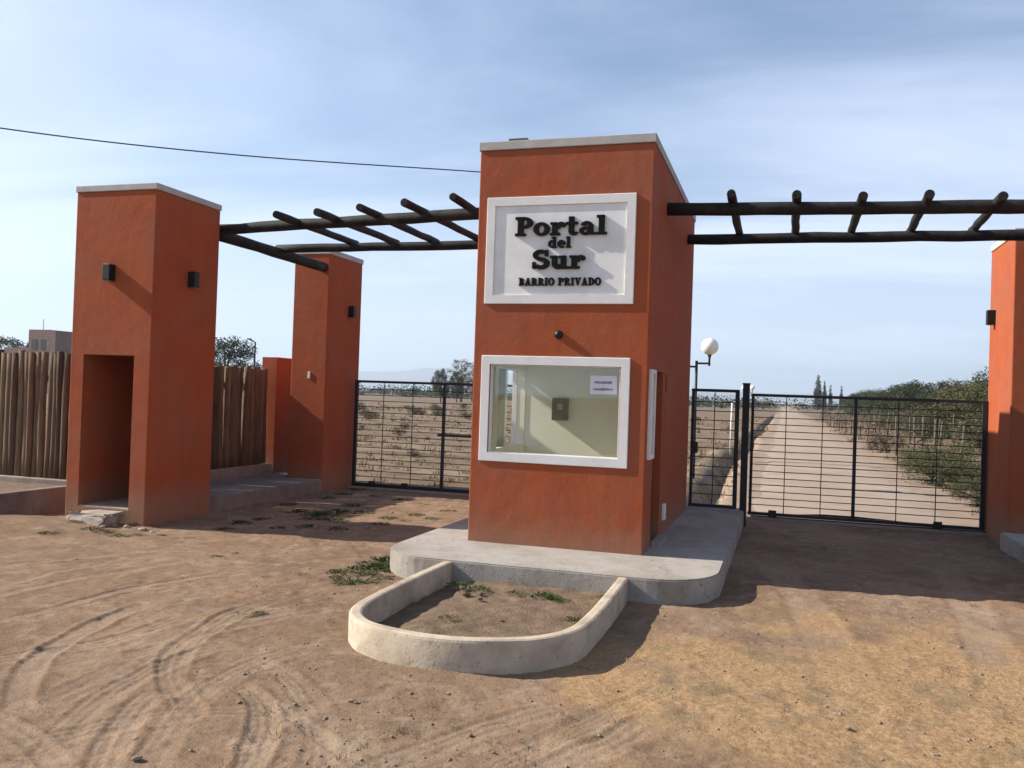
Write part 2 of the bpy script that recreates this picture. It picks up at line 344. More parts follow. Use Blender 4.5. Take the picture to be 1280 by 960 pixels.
def ground_h(x, y, tracks=True):
    x = np.asarray(x, float); y = np.asarray(y, float)
    near = 1-smooth(14, 30, np.hypot(x+2, y-6))
    flat = smooth(12.4, 13.2, y)*smooth(-1.0, -.6, x)*(1-smooth(2.9, 3.4, x))     # road strip and gate track
    flat = np.maximum(flat, np.exp(-((y-13.3)/.35)**2)*(x > -7.2)*(x < 2.9))
    h = .050*fbm(x*.55, y*.55, 3) + .034*fbm(x*2.1+5, y*2.1, 3)*(.4+1.2*vnoise(x*.4+3, y*.4)) + .020*fbm(x*9, y*9, 3)*(.5+vnoise(x*.8+1, y*.8)) + .008*fbm(x*31, y*31, 2)
    h = h*(.25+.75*near)
    # rough ground in the field beyond the gates, earth banked against the left planter
    field = smooth(14.5, 18, y)*(1-flat); h = h + field*(.16*fbm(x*.35, y*.9, 3)+.05*fbm(x*2.2, y*3, 2))
    h = h + .10*np.exp(-((x+8.4)/.9)**2)*smooth(9.0, 7.0, y)*smooth(3, 5, y)*(.5+vnoise(x*1.4, y*1.4)) 
    h = h + .05*np.exp(-((x+7.6)**2/.6+(y-7.7)**2/.25))
    # ditch along the road's left side with a bank beside it
    dx = x+1.35+.12*np.sin(y*.3); m = smooth(13.9, 15, y)*(1-smooth(110, 140, y))
    h = h - m*.30*np.exp(-(dx/.20)**2) + m*.06*np.exp(-((dx+.55)/.25)**2)
    h = h*(1-flat*.9)
    if tracks and x.ndim:
        th, mk = track_field(x, y); return h+th, mk
    return h
def lines(segs):
    out = [segs[0][0]]
    for a, b, st in segs:
        n = max(1, int(round((b-a)/st))); out += list(np.linspace(a, b, n+1)[1:])
    return out
def grow(start, end, st, q=1.28):
    out = []; v = start; s = st
    while abs(v) < abs(end): s *= q; v += s if end > 0 else -s; out.append(v)
    out[-1] = end; return out
xs = grow(-9, -9000, .09)[::-1] + lines([(-9, -6.5, .05), (-6.5, -5.2, .028), (-5.2, 1.4, .0135), (1.4, 2.6, .026), (2.6, 4, .06)]) + grow(4, 9000, .08)
ys = grow(1, -9000, .15)[::-1] + lines([(1, 3, .08), (3, 5.6, .0125), (5.6, 6.6, .018), (6.6, 9, .028), (9, 14, .055), (14, 40, .16)]) + grow(40, 9000, .2, 1.2)
xs = np.array(xs); ys = np.array(ys)
GX, GY = np.meshgrid(xs, ys); gh, gm = ground_h(GX, GY)
V = np.stack([GX.ravel(), GY.ravel(), gh.ravel()], 1); nx, ny = len(xs), len(ys)
I = np.arange(nx*ny).reshape(ny, nx); Fq = np.stack([I[:-1, :-1].ravel(), I[:-1, 1:].ravel(), I[1:, 1:].ravel(), I[1:, :-1].ravel()], 1)
gme = np_mesh('ground', V, Fq); gme.polygons.foreach_set('use_smooth', np.ones(len(Fq), bool))
# straw cover (dried cut grass) lies in a patch of its own right of the planter; tracks carry pale dust
sx_, sy_ = GX, GY
straw = np.clip(1.25-np.hypot((sx_-.75)/1.9, (sy_-5.6)/1.9), 0, 1)*1.8*(.35+1.1*vnoise(sx_*1.3+4, sy_*1.3))+.9*np.clip(1-np.hypot((sx_+.75)/.9, (sy_-4.9)/.45), 0, 1)
straw = np.clip(straw+2.2*(vnoise(sx_*3.1, sy_*3.1)-.5)*np.clip(straw*2, 0, 1), 0, 1)
fieldm = smooth(13.8, 15.5, GY)*np.clip(1-np.exp(-((GX-1.1)/2.2)**8), 0, 1)
for nm, arr in (('straw', straw), ('track', gm), ('field', fieldm), ('verge', smooth(13.2, 14, GY)*np.exp(-((GX-1.0)/(2.1+.8*vnoise(GX*.7, GY*.7)))**6))):
    a = gme.attributes.new(nm, 'FLOAT', 'POINT'); a.data.foreach_set('value', arr.ravel().astype(np.float32))
def ground_mat():
    m, (N, L, b, vec, noise, mrange, mixrgb, col) = mat('dry_earth', (.305, .195, .122), .96, .24, 2.2, .8, 55, .012, .1, tint=(.36, .262, .180), tscale=.7, tamount=.8, bump2=(.7, 260, .004))
    def attr(n): a = N.new('ShaderNodeAttribute'); a.attribute_name = n; return a.outputs['Fac']
    def mul(a, b_):
        q = N.new('ShaderNodeMath'); q.operation = 'MULTIPLY'; q.use_clamp = True
        for i, v in enumerate((a, b_)):
            if isinstance(v, (int, float)): q.inputs[i].default_value = v
            else: L.new(v, q.inputs[i])
        return q.outputs[0]
    c = mixrgb(mrange(noise(.45, 6, .65), .42, .60, 0, .75), col, (.205, .132, .084))
    c = mixrgb(mrange(noise(5.5, 6), .52, .68, 0, .7), c, (.40, .30, .21))          # pale dust
    c = mixrgb(mrange(noise(15, 6, .7), .53, .66, 0, .75), c, (.15, .098, .064))           # crumbs
    c = mixrgb(mrange(noise(120, 3), .56, .74, 0, .35), c, (.13, .09, .06))
    c = mixrgb(mul(attr('track'), .42), c, (.42, .315, .225))
    sc = mixrgb(mrange(noise(30, 5), .4, .62, 0, 1), (.36, .215, .105), (.50, .335, .175))
    sc = mixrgb(mrange(noise(2.6, 4), .52, .66, 0, .7), sc, (.23, .18, .105))
    c = mixrgb(mul(attr('straw'), .80), c, sc)
    # field: streaky dry grass and bare earth
    mp2 = N.new('ShaderNodeMapping'); mp2.inputs['Scale'].default_value = (.10, .55, 1); L.new(vec, mp2.inputs[0])
    st = N.new('ShaderNodeTexNoise'); st.inputs['Scale'].default_value = 1; st.inputs['Detail'].default_value = 7; st.inputs['Roughness'].default_value = .7; L.new(mp2.outputs[0], st.inputs['Vector'])
    fc = mixrgb(mrange(st.outputs[0], .38, .62, 0, 1), (.15, .108, .074), (.31, .226, .158))
    fc = mixrgb(mrange(noise(1.7, 6, .7), .48, .66, 0, .75), fc, (.12, .092, .056))
    c = mixrgb(attr('field'), c, fc)
    c = mixrgb(mul(attr('verge'), mrange(noise(3, 5), .3, .6, .35, 1)), c, (.40, .305, .235))
    L.new(c, b.inputs['Base Color']); return m
ground = link('ground', gme, ground_mat()); tag(ground, kind='structure')
def gz(x, y): return float(ground_h(np.array(x), np.array(y), False))

# dirt road beyond the gate
m_, (N, L, b, vec, noise, mrange, mixrgb, col) = mat('pale_dirt_road', (.43, .335, .265), .96, .14, 1.6, .6, 40, .02, .1, tint=(.31, .235, .175), tscale=.8, tamount=.6)
rv = []; rf = []; ry = list(np.arange(13.75, 40, .2)) + list(np.geomspace(40, 520, 60))
for i, y in enumerate(ry):
    l = -.66 + .5*float(fbm(np.array(y*.8), np.array(2.3), 4)); r = 2.66 + .9*float(fbm(np.array(y*.55), np.array(7.7), 4))
    for k in range(9):
        t = k/8; x = l+(r-l)*t; edge = min(t, 1-t)
        rv.append((x, y, gz(x, y) + .012 + .03*math.sin(t*PI)*1 - .02*math.exp(-((t-.27)/.06)**2) - .02*math.exp(-((t-.70)/.06)**2) + .01*math.sin(y*1.7+k) - (.05 if edge == 0 else 0)))
    if i:
        for k in range(8): a = (i-1)*9+k; rf.append((a, a+1, a+10, a+9))
rme = np_mesh('dirt_road', np.array(rv, dtype=float), np.array(rf)); rme.polygons.foreach_set('use_smooth', np.ones(len(rf), bool))
tag(link('dirt_road', rme, m_), kind='structure')

# ---------------------------------------------------------------- gatehouse
TX0, TX1, TY0, TY1, TB, TT = -2.944, -1.220, 8.18, 11.98, .2, 4.05
# island the gatehouse stands on
def extrude_outline(pts, z0, z1, bev=.012):
    bm = bmesh.new(); vs = [bm.verts.new((x, y, z0)) for x, y in pts]; f = bm.faces.new(vs)
    r = bmesh.ops.extrude_face_region(bm, geom=[f]); up = [v for v in r['geom'] if isinstance(v, bmesh.types.BMVert)]
    bmesh.ops.translate(bm, verts=up, vec=(0, 0, z1-z0)); bm.normal_update()
    if bev:
        ed = [e for e in bm.edges if all(abs(v.co.z-z1) < 1e-6 for v in e.verts)]
        bmesh.ops.bevel(bm, geom=ed, offset=bev, segments=2, affect='EDGES')
    return bm
def arc(cx, cy, rx, ry, a0, a1, n=10): return [(cx+rx*math.cos(math.radians(a0+(a1-a0)*i/n)), cy+ry*math.sin(math.radians(a0+(a1-a0)*i/n))) for i in range(n+1)]
isl = arc(-2.98, 7.75, .52, .60, 180, 270) + arc(-1.02, 7.75, .54, .60, 270, 360) + [(-.48, 12.5), (-3.50, 12.5)]
tag(from_bm('pavement', extrude_outline(isl, -.15, TB), M['concrete'], origin=(-2, 10, 0)), kind='structure')

gh_ = thing('gatehouse', ((TX0+TX1)/2, TY0, TB), 'tall terracotta gatehouse with white framed window and the estate name sign', 'gatehouse')
RB = 9.668    # back wall of the guard room
wallbm = boolean(B((TX0, TY0, TB-.05), (TX1, TY1, TT), .012), [
    B((TX0+.11, TY0+.10, TB+.02), (TX1-.11, RB, 2.75)),                         # guard room
    B((-2.765, TY0-.2, 1.075), (-1.475, TY0+.3, 1.945)),                        # front window
    B((TX0-.2, 8.66, 1.09), (TX0+.3, 9.66, 1.93)),                              # left side window
    B((TX1-.3, 8.34, 1.12), (TX1+.2, 8.50, 1.90)),                              # right side window slit
    B((TX1-.10, 8.68, TB+.002), (TX1+.2, 9.27, 1.93)),                         # door recess
    B((TX1-.09, 9.46, 1.74), (TX1+.2, 9.58, 1.92)),                             # small vent opening
])
wall = from_bm('wall', wallbm, M['red'], gh_); wall.data.materials.append(M['cream'])
for p in wall.data.polygons:
    c = p.center + gh_.location
    if TX0+.105 < c.x < TX1-.105 and TY0+.095 < c.y < RB+.005 and c.z < 2.76: p.material_index = 1
    if TX0+.01 < c.x < TX0+.11 and 8.6 < c.y < 9.7 and 1.05 < c.z < 1.97: p.material_index = 1
cp = from_bm('coping', boolean(B((TX0-.012, TY0-.014, TT), (TX1+.012, TY1+.014, TT+.085), .006), [B((TX0+.12, TY0+.12, TT+.05), (TX1-.12, TY1-.12, TT+.3))]), M['cap'], gh_)
from_bm('rear_shadow_block', B((TX0+.01, TY1-.02, -.1), (-1.45, 12.92, TT-.01), .012), M['red'], gh_)  # unseen block added behind the gatehouse to cast the shadow before the right gate
box('roof_vent', (-2.67, 8.20, TT+.06), (-2.47, 8.42, TT+.118), M['roofvent'], gh_, .01)
def frame_bm(x0, x1, z0, z1, bw, y0, y1, bev=.006):
    return boolean(B((x0, y0, z0), (x1, y1, z1), bev), [B((x0+bw, y0-.1, z0+bw), (x1-bw, y1+.1, z1-bw))])
# sign
sg = from_bm('sign_board', B((-2.80, TY0-.002, 2.58), (-1.42, TY0+.04, 3.54)), M['panel'], gh_)
from_bm('sign_frame', frame_bm(-2.85, -1.375, 2.535, 3.58, .085, TY0-.016, TY0+.03), M['white'], sg)
def ring(cx, cy, ro, ri, a0=0, a1=360, n=22): return ('r', cx, cy, ro, ri, a0, a1, n)
def rc(a, b, c, d): return ('p', [(a, b), (c, b), (c, d), (a, d)])
def po(*p): return ('p', list(p))
GL = {
 'P': (.86, [rc(.12, 0, .38, 1), rc(0, 0, .50, .13), rc(0, .87, .40, 1), ring(.40, .70, (.44, .30), (.17, .16), -90, 90), rc(.36, .86, .41, 1), rc(.36, .40, .41, .54)]),
 'o': (.80, [ring(.39, .34, (.39, .36), (.14, .22))]),
 'r': (.72, [rc(.09, 0, .34, .68), rc(0, 0, .47, .12), rc(0, .56, .3, .68), ring(.50, .36, (.22, .34), (.04, .16), 70, 180), ring(.59, .55, (.13, .13), (.001, .001))]),
 't': (.62, [rc(.14, .16, .39, .96), rc(0, .56, .56, .68), ring(.365, .18, (.225, .20), (.03, .06), 180, 350)]),
 'a': (.80, [rc(.40, .04, .65, .46), ring(.29, .20, (.28, .22), (.09, .09)), ring(.36, .44, (.29, .26), (.06, .13), 0, 165), rc(.5, 0, .77, .12)]),
 'l': (.50, [rc(.1, 0, .36, 1), rc(0, 0, .47, .12), rc(0, .88, .3, 1)]),
 'd': (.84, [ring(.33, .34, (.33, .36), (.11, .22)), rc(.43, 0, .68, 1), rc(.30, .88, .5, 1), rc(.5, 0, .80, .12)]),
 'e': (.76, [ring(.37, .34, (.37, .36), (.13, .20), 0, 318), rc(.2, .29, .74, .40)]),
 'S': (.84, [ring(.40, .72, (.37, .29), (.14, .10), 35, 270), ring(.42, .29, (.40, .31), (.15, .10), -150, 90), rc(.60, .66, .75, .98), rc(.02, .02, .16, .36)]),
 'u': (.90, [rc(.09, .2, .34, .68), rc(0, .56, .2, .68), ring(.36, .24, (.27, .26), (.03, .09), 180, 360), rc(.50, 0, .75, .68), rc(.40, .56, .6, .68), rc(.6, 0, .87, .12)]),
 'B': (.82, [rc(.1, 0, .34, 1), rc(0, 0, .38, .12), rc(0, .88, .38, 1), ring(.36, .74, (.34, .26), (.12, .12), -90, 90), ring(.36, .27, (.42, .27), (.15, .12), -90, 90)]),
 'A': (.95, [po((.10, 0), (.25, 0), (.53, 1), (.38, 1)), po((.54, 0), (.82, 0), (.56, 1), (.38, 1)), rc(.24, .26, .64, .38), rc(0, 0, .36, .1), rc(.44, 0, .93, .1)]),
 'R': (.92, [rc(.1, 0, .34, 1), rc(0, 0, .44, .12), rc(0, .88, .38, 1), ring(.36, .73, (.38, .27), (.14, .13), -90, 90), po((.34, .48), (.58, .48), (.90, 0), (.60, 0))]),
 'I': (.50, [rc(.11, 0, .36, 1), rc(0, 0, .47, .12), rc(0, .88, .47, 1)]),
 'O': (.90, [ring(.44, .5, (.44, .52), (.18, .36))]),
 'V': (.92, [po((.06, 1), (.34, 1), (.56, 0), (.38, 0)), po((.64, 1), (.79, 1), (.53, 0), (.40, 0)), rc(0, .9, .42, 1), rc(.55, .9, .90, 1)]),
 'D': (.86, [rc(.1, 0, .34, 1), rc(0, 0, .38, .12), rc(0, .88, .38, 1), ring(.36, .5, (.47, .5), (.2, .37), -90, 90)]),
 ' ': (.45, [])}
def write(text, x0, x1, zb, height, y_back, depth, parent):
    tot = sum(GL[c][0] for c in text); sx = (x1-x0)/tot; x = x0
    for c in text:
        w, ps = GL[c]
        if ps:
            bm = bmesh.new()
            for k, p in enumerate(ps):
                yf = y_back-depth-k*.0006; yb = y_back+k*.0001
                if p[0] == 'p':
                    q = p[1]; fr = [bm.verts.new((x+a*sx, yf, zb+b_*height)) for a, b_ in q]; bk = [bm.verts.new((x+a*sx, yb, zb+b_*height)) for a, b_ in q]; n = len(q)
                    bm.faces.new(fr); bm.faces.new(bk[::-1])
                    for i in range(n): bm.faces.new((fr[i], bk[i], bk[(i+1) % n], fr[(i+1) % n]))
                else:
                    _, cx, cy, ro, ri, a0, a1, n = p; R = []
                    for i in range(n+1):
                        a = math.radians(a0+(a1-a0)*i/n); ca, sa = math.cos(a), math.sin(a)
                        R.append([bm.verts.new((x+(cx+rr[0]*ca)*sx, yy, zb+(cy+rr[1]*sa)*height)) for rr in (ro, ri) for yy in (yf, yb)])
                    for i in range(n):
                        a, b_ = R[i], R[i+1]
                        bm.faces.new((a[0], b_[0], b_[2], a[2])); bm.faces.new((a[1], a[3], b_[3], b_[1])); bm.faces.new((a[0], a[1], b_[1], b_[0])); bm.faces.new((a[2], b_[2], b_[3], a[3]))
                    if abs(a1-a0) < 359: bm.faces.new((R[0][0], R[0][2], R[0][3], R[0][1])); bm.faces.new((R[-1][0], R[-1][1], R[-1][3], R[-1][2]))
            from_bm('letter', bm, M['letter'], parent)
        x += w*sx
LB = TY0-.001
write('Portal', -2.55, -1.64, 3.195, .183, LB, .032, sg)
write('del', -2.215, -1.985, 3.075, .105, LB, .030, sg)
write('Sur', -2.37, -1.845, 2.872, .185, LB, .032, sg)
write('BARRIO PRIVADO', -2.50, -1.685, 2.712, .075, LB, .020, sg)
# front window
wf = from_bm('window', frame_bm(-2.855, -1.385, .995, 2.03, .085, TY0-.014, TY0+.012), M['white'], gh_)
from_bm('window_reveal', frame_bm(-2.767, -1.473, 1.073, 1.947, .014, TY0+.013, TY0+.105, 0), M['white'], wf)
from_bm('glass', B((-2.755, TY0+.070, 1.085), (-1.485, TY0+.076, 1.935)), M['glass'], wf)
nt = from_bm('notice', B((-1.775, TY0+.060, 1.685), (-1.515, TY0+.0625, 1.86)), M['paper'], wf)
# side windows
sw_ = from_bm('side_window', boolean(B((TX0-.045, 8.58, 1.01), (TX0+.012, 9.74, 2.01), .006), [B((TX0-.2, 8.665, 1.095), (TX0+.2, 9.655, 1.925))]), M['white'], gh_)
from_bm('glass', B((TX0+.05, 8.662, 1.092), (TX0+.055, 9.16, 1.928)), M['glass'], sw_)
sw2 = from_bm('side_window', boolean(B((TX1-.012, 8.27, 1.08), (TX1+.032, 8.56, 1.935), .006), [B((TX1-.2, 8.345, 1.125), (TX1+.2, 8.495, 1.895))]), M['white'], gh_)
from_bm('glass', B((TX1-.055, 8.342, 1.122), (TX1-.05, 8.498, 1.898)), M['glass'], sw2)
dr = box('door', (TX1-.099, 8.685, TB+.006), (TX1-.075, 9.265, 1.925), M['darkdoor'], gh_, .004)
from_bm('door_handle', tube_bm(bmesh.new(), [(TX1-.076, 9.20, 1.15), (TX1-.04, 9.20, 1.15), (TX1-.04, 9.10, 1.15)], .009), M['iron'], dr)
box('vent_grille', (TX1-.085, 9.462, 1.742), (TX1-.06, 9.578, 1.918), M['lampblack'], gh_)
box('junction_box', (TX1-.005, 9.50, .36), (TX1+.03, 9.62, .53), M['white'], gh_, .006)
box('door_step', (TX1-.002, 8.72, TB-.01), (TX1+.10, 9.24, TB+.05), M['concrete'], gh_, .008)
# round light under the sign
lm = bmesh.new(); r = bmesh.ops.create_uvsphere(lm, u_segments=16, v_segments=10, radius=.042); bmesh.ops.translate(lm, verts=lm.verts, vec=(-2.085, TY0-.005, 2.24))
from_bm('round_light', lm, M['lampblack'], gh_, smooth=True)
# inside the guard room: meter box on the back wall and a socket
mb = box('meter_box', (-2.50, RB-.07, 1.38), (-2.32, RB+.01, 1.63), M['meter'], gh_, .006)
box('meter_window', (-2.435, RB-.074, 1.50), (-2.375, RB-.068, 1.57), M['metersh'], mb)
# notice writing: two faded illegible lines
for zr, xa, xb in ((1.795, -1.735, -1.565), (1.73, -1.745, -1.555)):
    bmn = bmesh.new(); nn = 26; up = [bmn.verts.new((xa+(xb-xa)*i/nn, TY0+.0585, zr+random.uniform(.004, .018))) for i in range(nn+1)]; dn = [bmn.verts.new((xa+(xb-xa)*i/nn, TY0+.0585, zr-random.uniform(.004, .016))) for i in range(nn+1)]
    for i in range(nn): bmn.faces.new((dn[i], dn[i+1], up[i+1], up[i]))
    from_bm('faded_print', bmn, M['ink'], nt)


# ---------------------------------------------------------------- towers and pillars
def wall_lamp(parent, p, face):
    """small black box lamp on a wall; face 'y' looks to -Y, 'x' to +X, 'w' to -X"""
    x, y, z = p; w, h, d = .048, .095, .10
    lo, hi = {'y': ((x-w, y-d, z-h), (x+w, y+.004, z+h)), 'x': ((x-.004, y-w, z-h), (x+d, y+w, z+h)), 'w': ((x-d, y-w, z-h), (x+.004, y+w, z+h))}[face]
    l = box('wall_lamp', lo, hi, M['lampblack'], parent, .006)
    c = [(lo[i]+hi[i])/2 for i in range(3)]
    box('lamp_glass', (c[0]-.03, c[1]-.03, lo[2]-.006), (c[0]+.03, c[1]+.03, lo[2]+.002), M['metersh'], l)
def coping(parent, x0, x1, y0, y1, z, h=.075): box('coping', (x0-.012, y0-.013, z), (x1+.012, y1+.012, z+h), M['cap'], parent, .008)
LT = (-8.077, -6.947, 8.39, 9.585, 3.87)
def front_tower(x0, x1, y0, y1, zt, label, name='gate_tower'):
    t = thing(name, ((x0+x1)/2, (y0+y1)/2, 0), label, 'tower', 'terracotta gate towers')
    bm = boolean(B((x0, y0, -.2), (x1, y1, zt), .012), [B((x0+.187, y0-.2, .17), (x1-.225, y1-.12, 1.955))])
    from_bm('wall', bm, M['red'], t); coping(t, x0, x1, y0, y1, zt)
    from_bm('niche_floor', B((x0+.189, y0+.01, .10), (x1-.227, y1-.122, .185)), M['rubble'], t)
    return t
t = front_tower(*LT, 'terracotta tower with a dark doorway niche beside the palisade fence')
wall_lamp(t, (-7.53, 8.39, 2.91), 'y'); wall_lamp(t, (-6.947, 9.04, 2.915), 'x')
t = front_tower(2.62, 3.75, 8.39, 9.585, 3.87, 'terracotta tower holding the end of the pergola over the sliding gate')
wall_lamp(t, (3.2, 8.39, 2.91), 'y'); wall_lamp(t, (2.62, 9.04, 2.915), 'w')
# broken doorstep
ds = bmesh.new(); bm_box(ds, (-7.72, 8.12, -.05), (-7.20, 8.386, .155), .03)
for v in ds.verts: v.co += Vector((random.uniform(-.02, .02), random.uniform(-.05, .02) + (.165-v.co.z)*-.7, random.uniform(-.02, .008)))
bmesh.ops.subdivide_edges(ds, edges=ds.edges[:], cuts=2, use_grid_fill=True)
for v in ds.verts: v.co += Vector((random.uniform(-.022, .022), random.uniform(-.03, .0) if v.co.y < 8.3 else 0, random.uniform(-.022, .014)))
tag(from_bm('door_step', ds, M['rubble'], origin=(-7.47, 8.2, 0)), 'crumbling cement step below the tower doorway niche', 'step')
def pillar(x0, x1, y0, y1, zt, label):
    t = thing('gate_pillar', ((x0+x1)/2, (y0+y1)/2, 0), label, 'pillar', 'terracotta pillars at the gates')
    from_bm('wall', B((x0, y0, -.2), (x1, y1, zt), .012), M['red'], t); coping(t, x0, x1, y0, y1, zt, .085); return t
p = pillar(-7.63, -7.0, 12.52, 13.66, 3.80, 'slim terracotta pillar between the footpath and the sliding gate of horizontal bars')
wall_lamp(p, (-7.0, 13.25, 2.945), 'x')
box('intercom', (-7.315, 12.505, 1.80), (-7.275, 12.524, 1.91), M['white'], p, .005)
p = pillar(2.60, 3.25, 11.88, 13.15, 3.78, 'sunlit orange pillar closing the sliding gate beside the vineyard')
wall_lamp(p, (2.60, 12.85, 2.875), 'w')
lw = thing('low_wall', (-8.35, 13.6, 0), 'low terracotta wall at the end of the palisade by the footpath', 'wall')
from_bm('wall', B((-8.5, 13.02, -.1), (-8.2, 14.2, 2.15), .012), M['red'], lw)
# footpath slabs beside the gates
tag(from_bm('footpath', extrude_outline([(-8.2, 9.55), (-7.0, 9.55), (-6.98, 12.49), (-7.66, 12.49), (-7.66, 14.0), (-8.17, 14.0)], -.1, .2), M['slab'], origin=(-7.6, 11, 0)), kind='structure')
tag(from_bm('footpath', extrude_outline([(2.52, 9.6), (3.9, 9.6), (3.9, 11.86), (2.52, 11.86)], -.1, .2), M['concrete'], origin=(3.2, 11, 0)), kind='structure')

# ---------------------------------------------------------------- pergolas
def log(name, a, b, r, parent, n=9):
    a, b = Vector(a), Vector(b); pts = []; rr = []
    for i in range(n):
        t_ = i/(n-1); e = .006 if 0 < i < n-1 else 0
        pts.append(a.lerp(b, t_)+Vector((random.uniform(-e, e), random.uniform(-e, e), random.uniform(-e, e)))); rr.append(r*(1+random.uniform(-.05, .05)))
    d = (b-a).normalized(); pts = [pts[0]-d*.004] + pts + [pts[-1]+d*.004]; rr = [rr[0]*.86]+rr+[rr[-1]*.86]
    return tube(name, pts, rr, M['log'], parent, 10, jitter=.025)
pg = thing('pergola', (-5, 10.2, 3.6), 'dark log pergola over the drive between the doorway tower and the gatehouse', 'pergola', 'log pergolas')
log('beam', (-7.02, 9.70, 3.655), (-2.93, 9.20, 3.665), .066, pg, 14); log('beam', (-7.14, 11.22, 3.66), (-2.93, 11.22, 3.675), .063, pg, 12)
log('side_beam', (-7.10, 9.55, 3.60), (-7.10, 12.56, 3.585), .075, pg)
for (p_, q_) in [((345, 268), (437, 303)), ((396, 265), (488, 301)), ((449, 259), (538, 298)), ((505, 253), (597, 299))]:
    a = at_y(*p_, 8.92); e = at_y(*q_, 11.25); e.z = 3.76; d = (e-a); log('rafter', a, e+d*.12, .046, pg)
a = at_y(566, 246, 8.92); log('rafter', a, (a.x-.05, 11.5, 3.78), .046, pg)
pg = thing('pergola', (1, 10.2, 3.6), 'dark log pergola over the drive between the gatehouse and the orange pillar', 'pergola', 'log pergolas')
log('beam', (-1.235, 9.20, 3.640), (2.95, 9.42, 3.590), .066, pg, 14); log('beam', (-1.235, 11.2, 3.68), (3.0, 11.2, 3.655), .065, pg, 12)
log('side_beam', (2.80, 9.55, 3.56), (2.80, 11.92, 3.56), .075, pg)
for (p_, q_) in [((914, 242), (924, 292)), ((996, 243), (994, 291)), ((1079, 245), (1065, 290)), ((1162, 243), (1139, 288)), ((1254, 245), (1218, 287))]:
    a = at_y(*p_, 8.98); e = at_y(*q_, 11.25); e.z = 3.76; d = (e-a); log('rafter', a, e+d*.12, .046, pg)

# ---------------------------------------------------------------- gates
def shared_tube(length, r, axis, seg=6):
    bm = bmesh.new(); v = Vector((length, 0, 0)) if axis == 'x' else Vector((0, 0, length)); tube_bm(bm, [(0, 0, 0), v], r, seg)
    bmesh.ops.recalc_face_normals(bm, faces=bm.faces); me = bpy.data.meshes.new('bar'); bm.to_mesh(me); bm.free(); me.materials.append(M['iron']); return me
def bar_gate(name, label, x0, x1, y, z0, z1, posts, nbars, rodstep, wheels=(), mid=None):
    g = thing(name, ((x0+x1)/2, y, z0), label, 'gate', None)
    o = g.location
    for zz, h in ((z1-.04, .04), (z0, .045)): box('rail', (x0, y-.022, zz), (x1, y+.022, zz+h), M['iron'], g, .004)
    for px_, w in posts: box('stile', (px_-w/2, y-.026, z0+.004), (px_+w/2, y+.026, z1-.003), M['iron'], g, .004)
    me = shared_tube(x1-x0, .0068, 'x')
    for i in range(nbars): link('bar', me, None, g, Vector((x0, y-.012, z0+.055+(z1-z0-.105)*(i+1)/(nbars+1)))-o)
    mz = shared_tube(z1-z0-.02, .007, 'z'); x = x0+rodstep
    while x < x1-.1:
        if all(abs(x-p_[0]) > .12 for p_ in posts): link('rod', mz, None, g, Vector((x, y+.004, z0+.01))-o)
        x += rodstep
    for wx in wheels:
        bm = tube_bm(bmesh.new(), [(wx, y-.035, z0+.012), (wx, y-.03, z0+.012), (wx, y+.03, z0+.012), (wx, y+.035, z0+.012)], [.05, .062, .062, .05], 16); from_bm('wheel', bm, M['iron'], g)
        box('wheel_bracket', (wx-.055, y-.045, z0+.02), (wx+.055, y-.034, z0+.085), M['iron'], g, .004)
    return g
bar_gate('sliding_gate', 'black sliding gate of thin horizontal bars before the dry field', -6.93, -2.85, 13.42, .045, 1.81, [(-6.90, .055), (-5.31, .045), (-3.75, .045), (-2.88, .05)], 16, .53, (-6.55, -5.95, -3.3))
box('latch_bar', (-5.40, 13.385, .93), (-4.4, 13.398, .97), M['iron'], bpy.data.objects['sliding_gate'])
bar_gate('sliding_gate', 'black sliding gate of thin horizontal bars across the pale dirt road', -.46, 2.59, 13.1, .05, 1.785, [(-.43, .04), (.95, .045), (2.56, .06)], 16, .49, (-.12, 2.02))
g = bar_gate('pedestrian_gate', 'narrow black barred gate at the back corner of the gatehouse', -1.205, -.575, 12.14, .225, 1.82, [(-1.18, .04), (-.60, .055)], 11, .31)
box('gate_lock', (-1.19, 12.09, .95), (-1.10, 12.116, 1.10), M['iron'], g, .004)
gp = thing('gate_post', (-.495, 12.3, 0), 'square black steel post between the narrow gate and the sliding gate', 'post')
box('post', (-.54, 12.255, -.1), (-.45, 12.345, 1.90), M['iron'], gp, .006); box('cap', (-.548, 12.247, 1.90), (-.442, 12.353, 1.915), M['iron'], gp, .003)
gp = thing('gate_post', (2.66, 13.24, 0), 'black steel catch post behind the sunlit orange pillar', 'post')
box('post', (2.60, 13.20, -.1), (2.68, 13.28, 1.80), M['iron'], gp, .006); box('cap', (2.595, 13.195, 1.80), (2.685, 13.285, 1.812), M['iron'], gp, .003)
for x0, x1, y, lab in ((-6.95, -2.9, 13.42, 'cement strip with steel rail under the gate before the dry field'), (-.42, 2.65, 13.1, 'cement strip with steel rail under the gate across the dirt road')):
    t = thing('gate_track', ((x0+x1)/2, y, 0), lab, 'track')
    box('strip', (x0, y-.11, -.1), (x1, y+.11, .028), M['plinth'], t, .008); box('rail', (x0, y-.012, .0285), (x1, y+.012, .043), M['iron'], t)

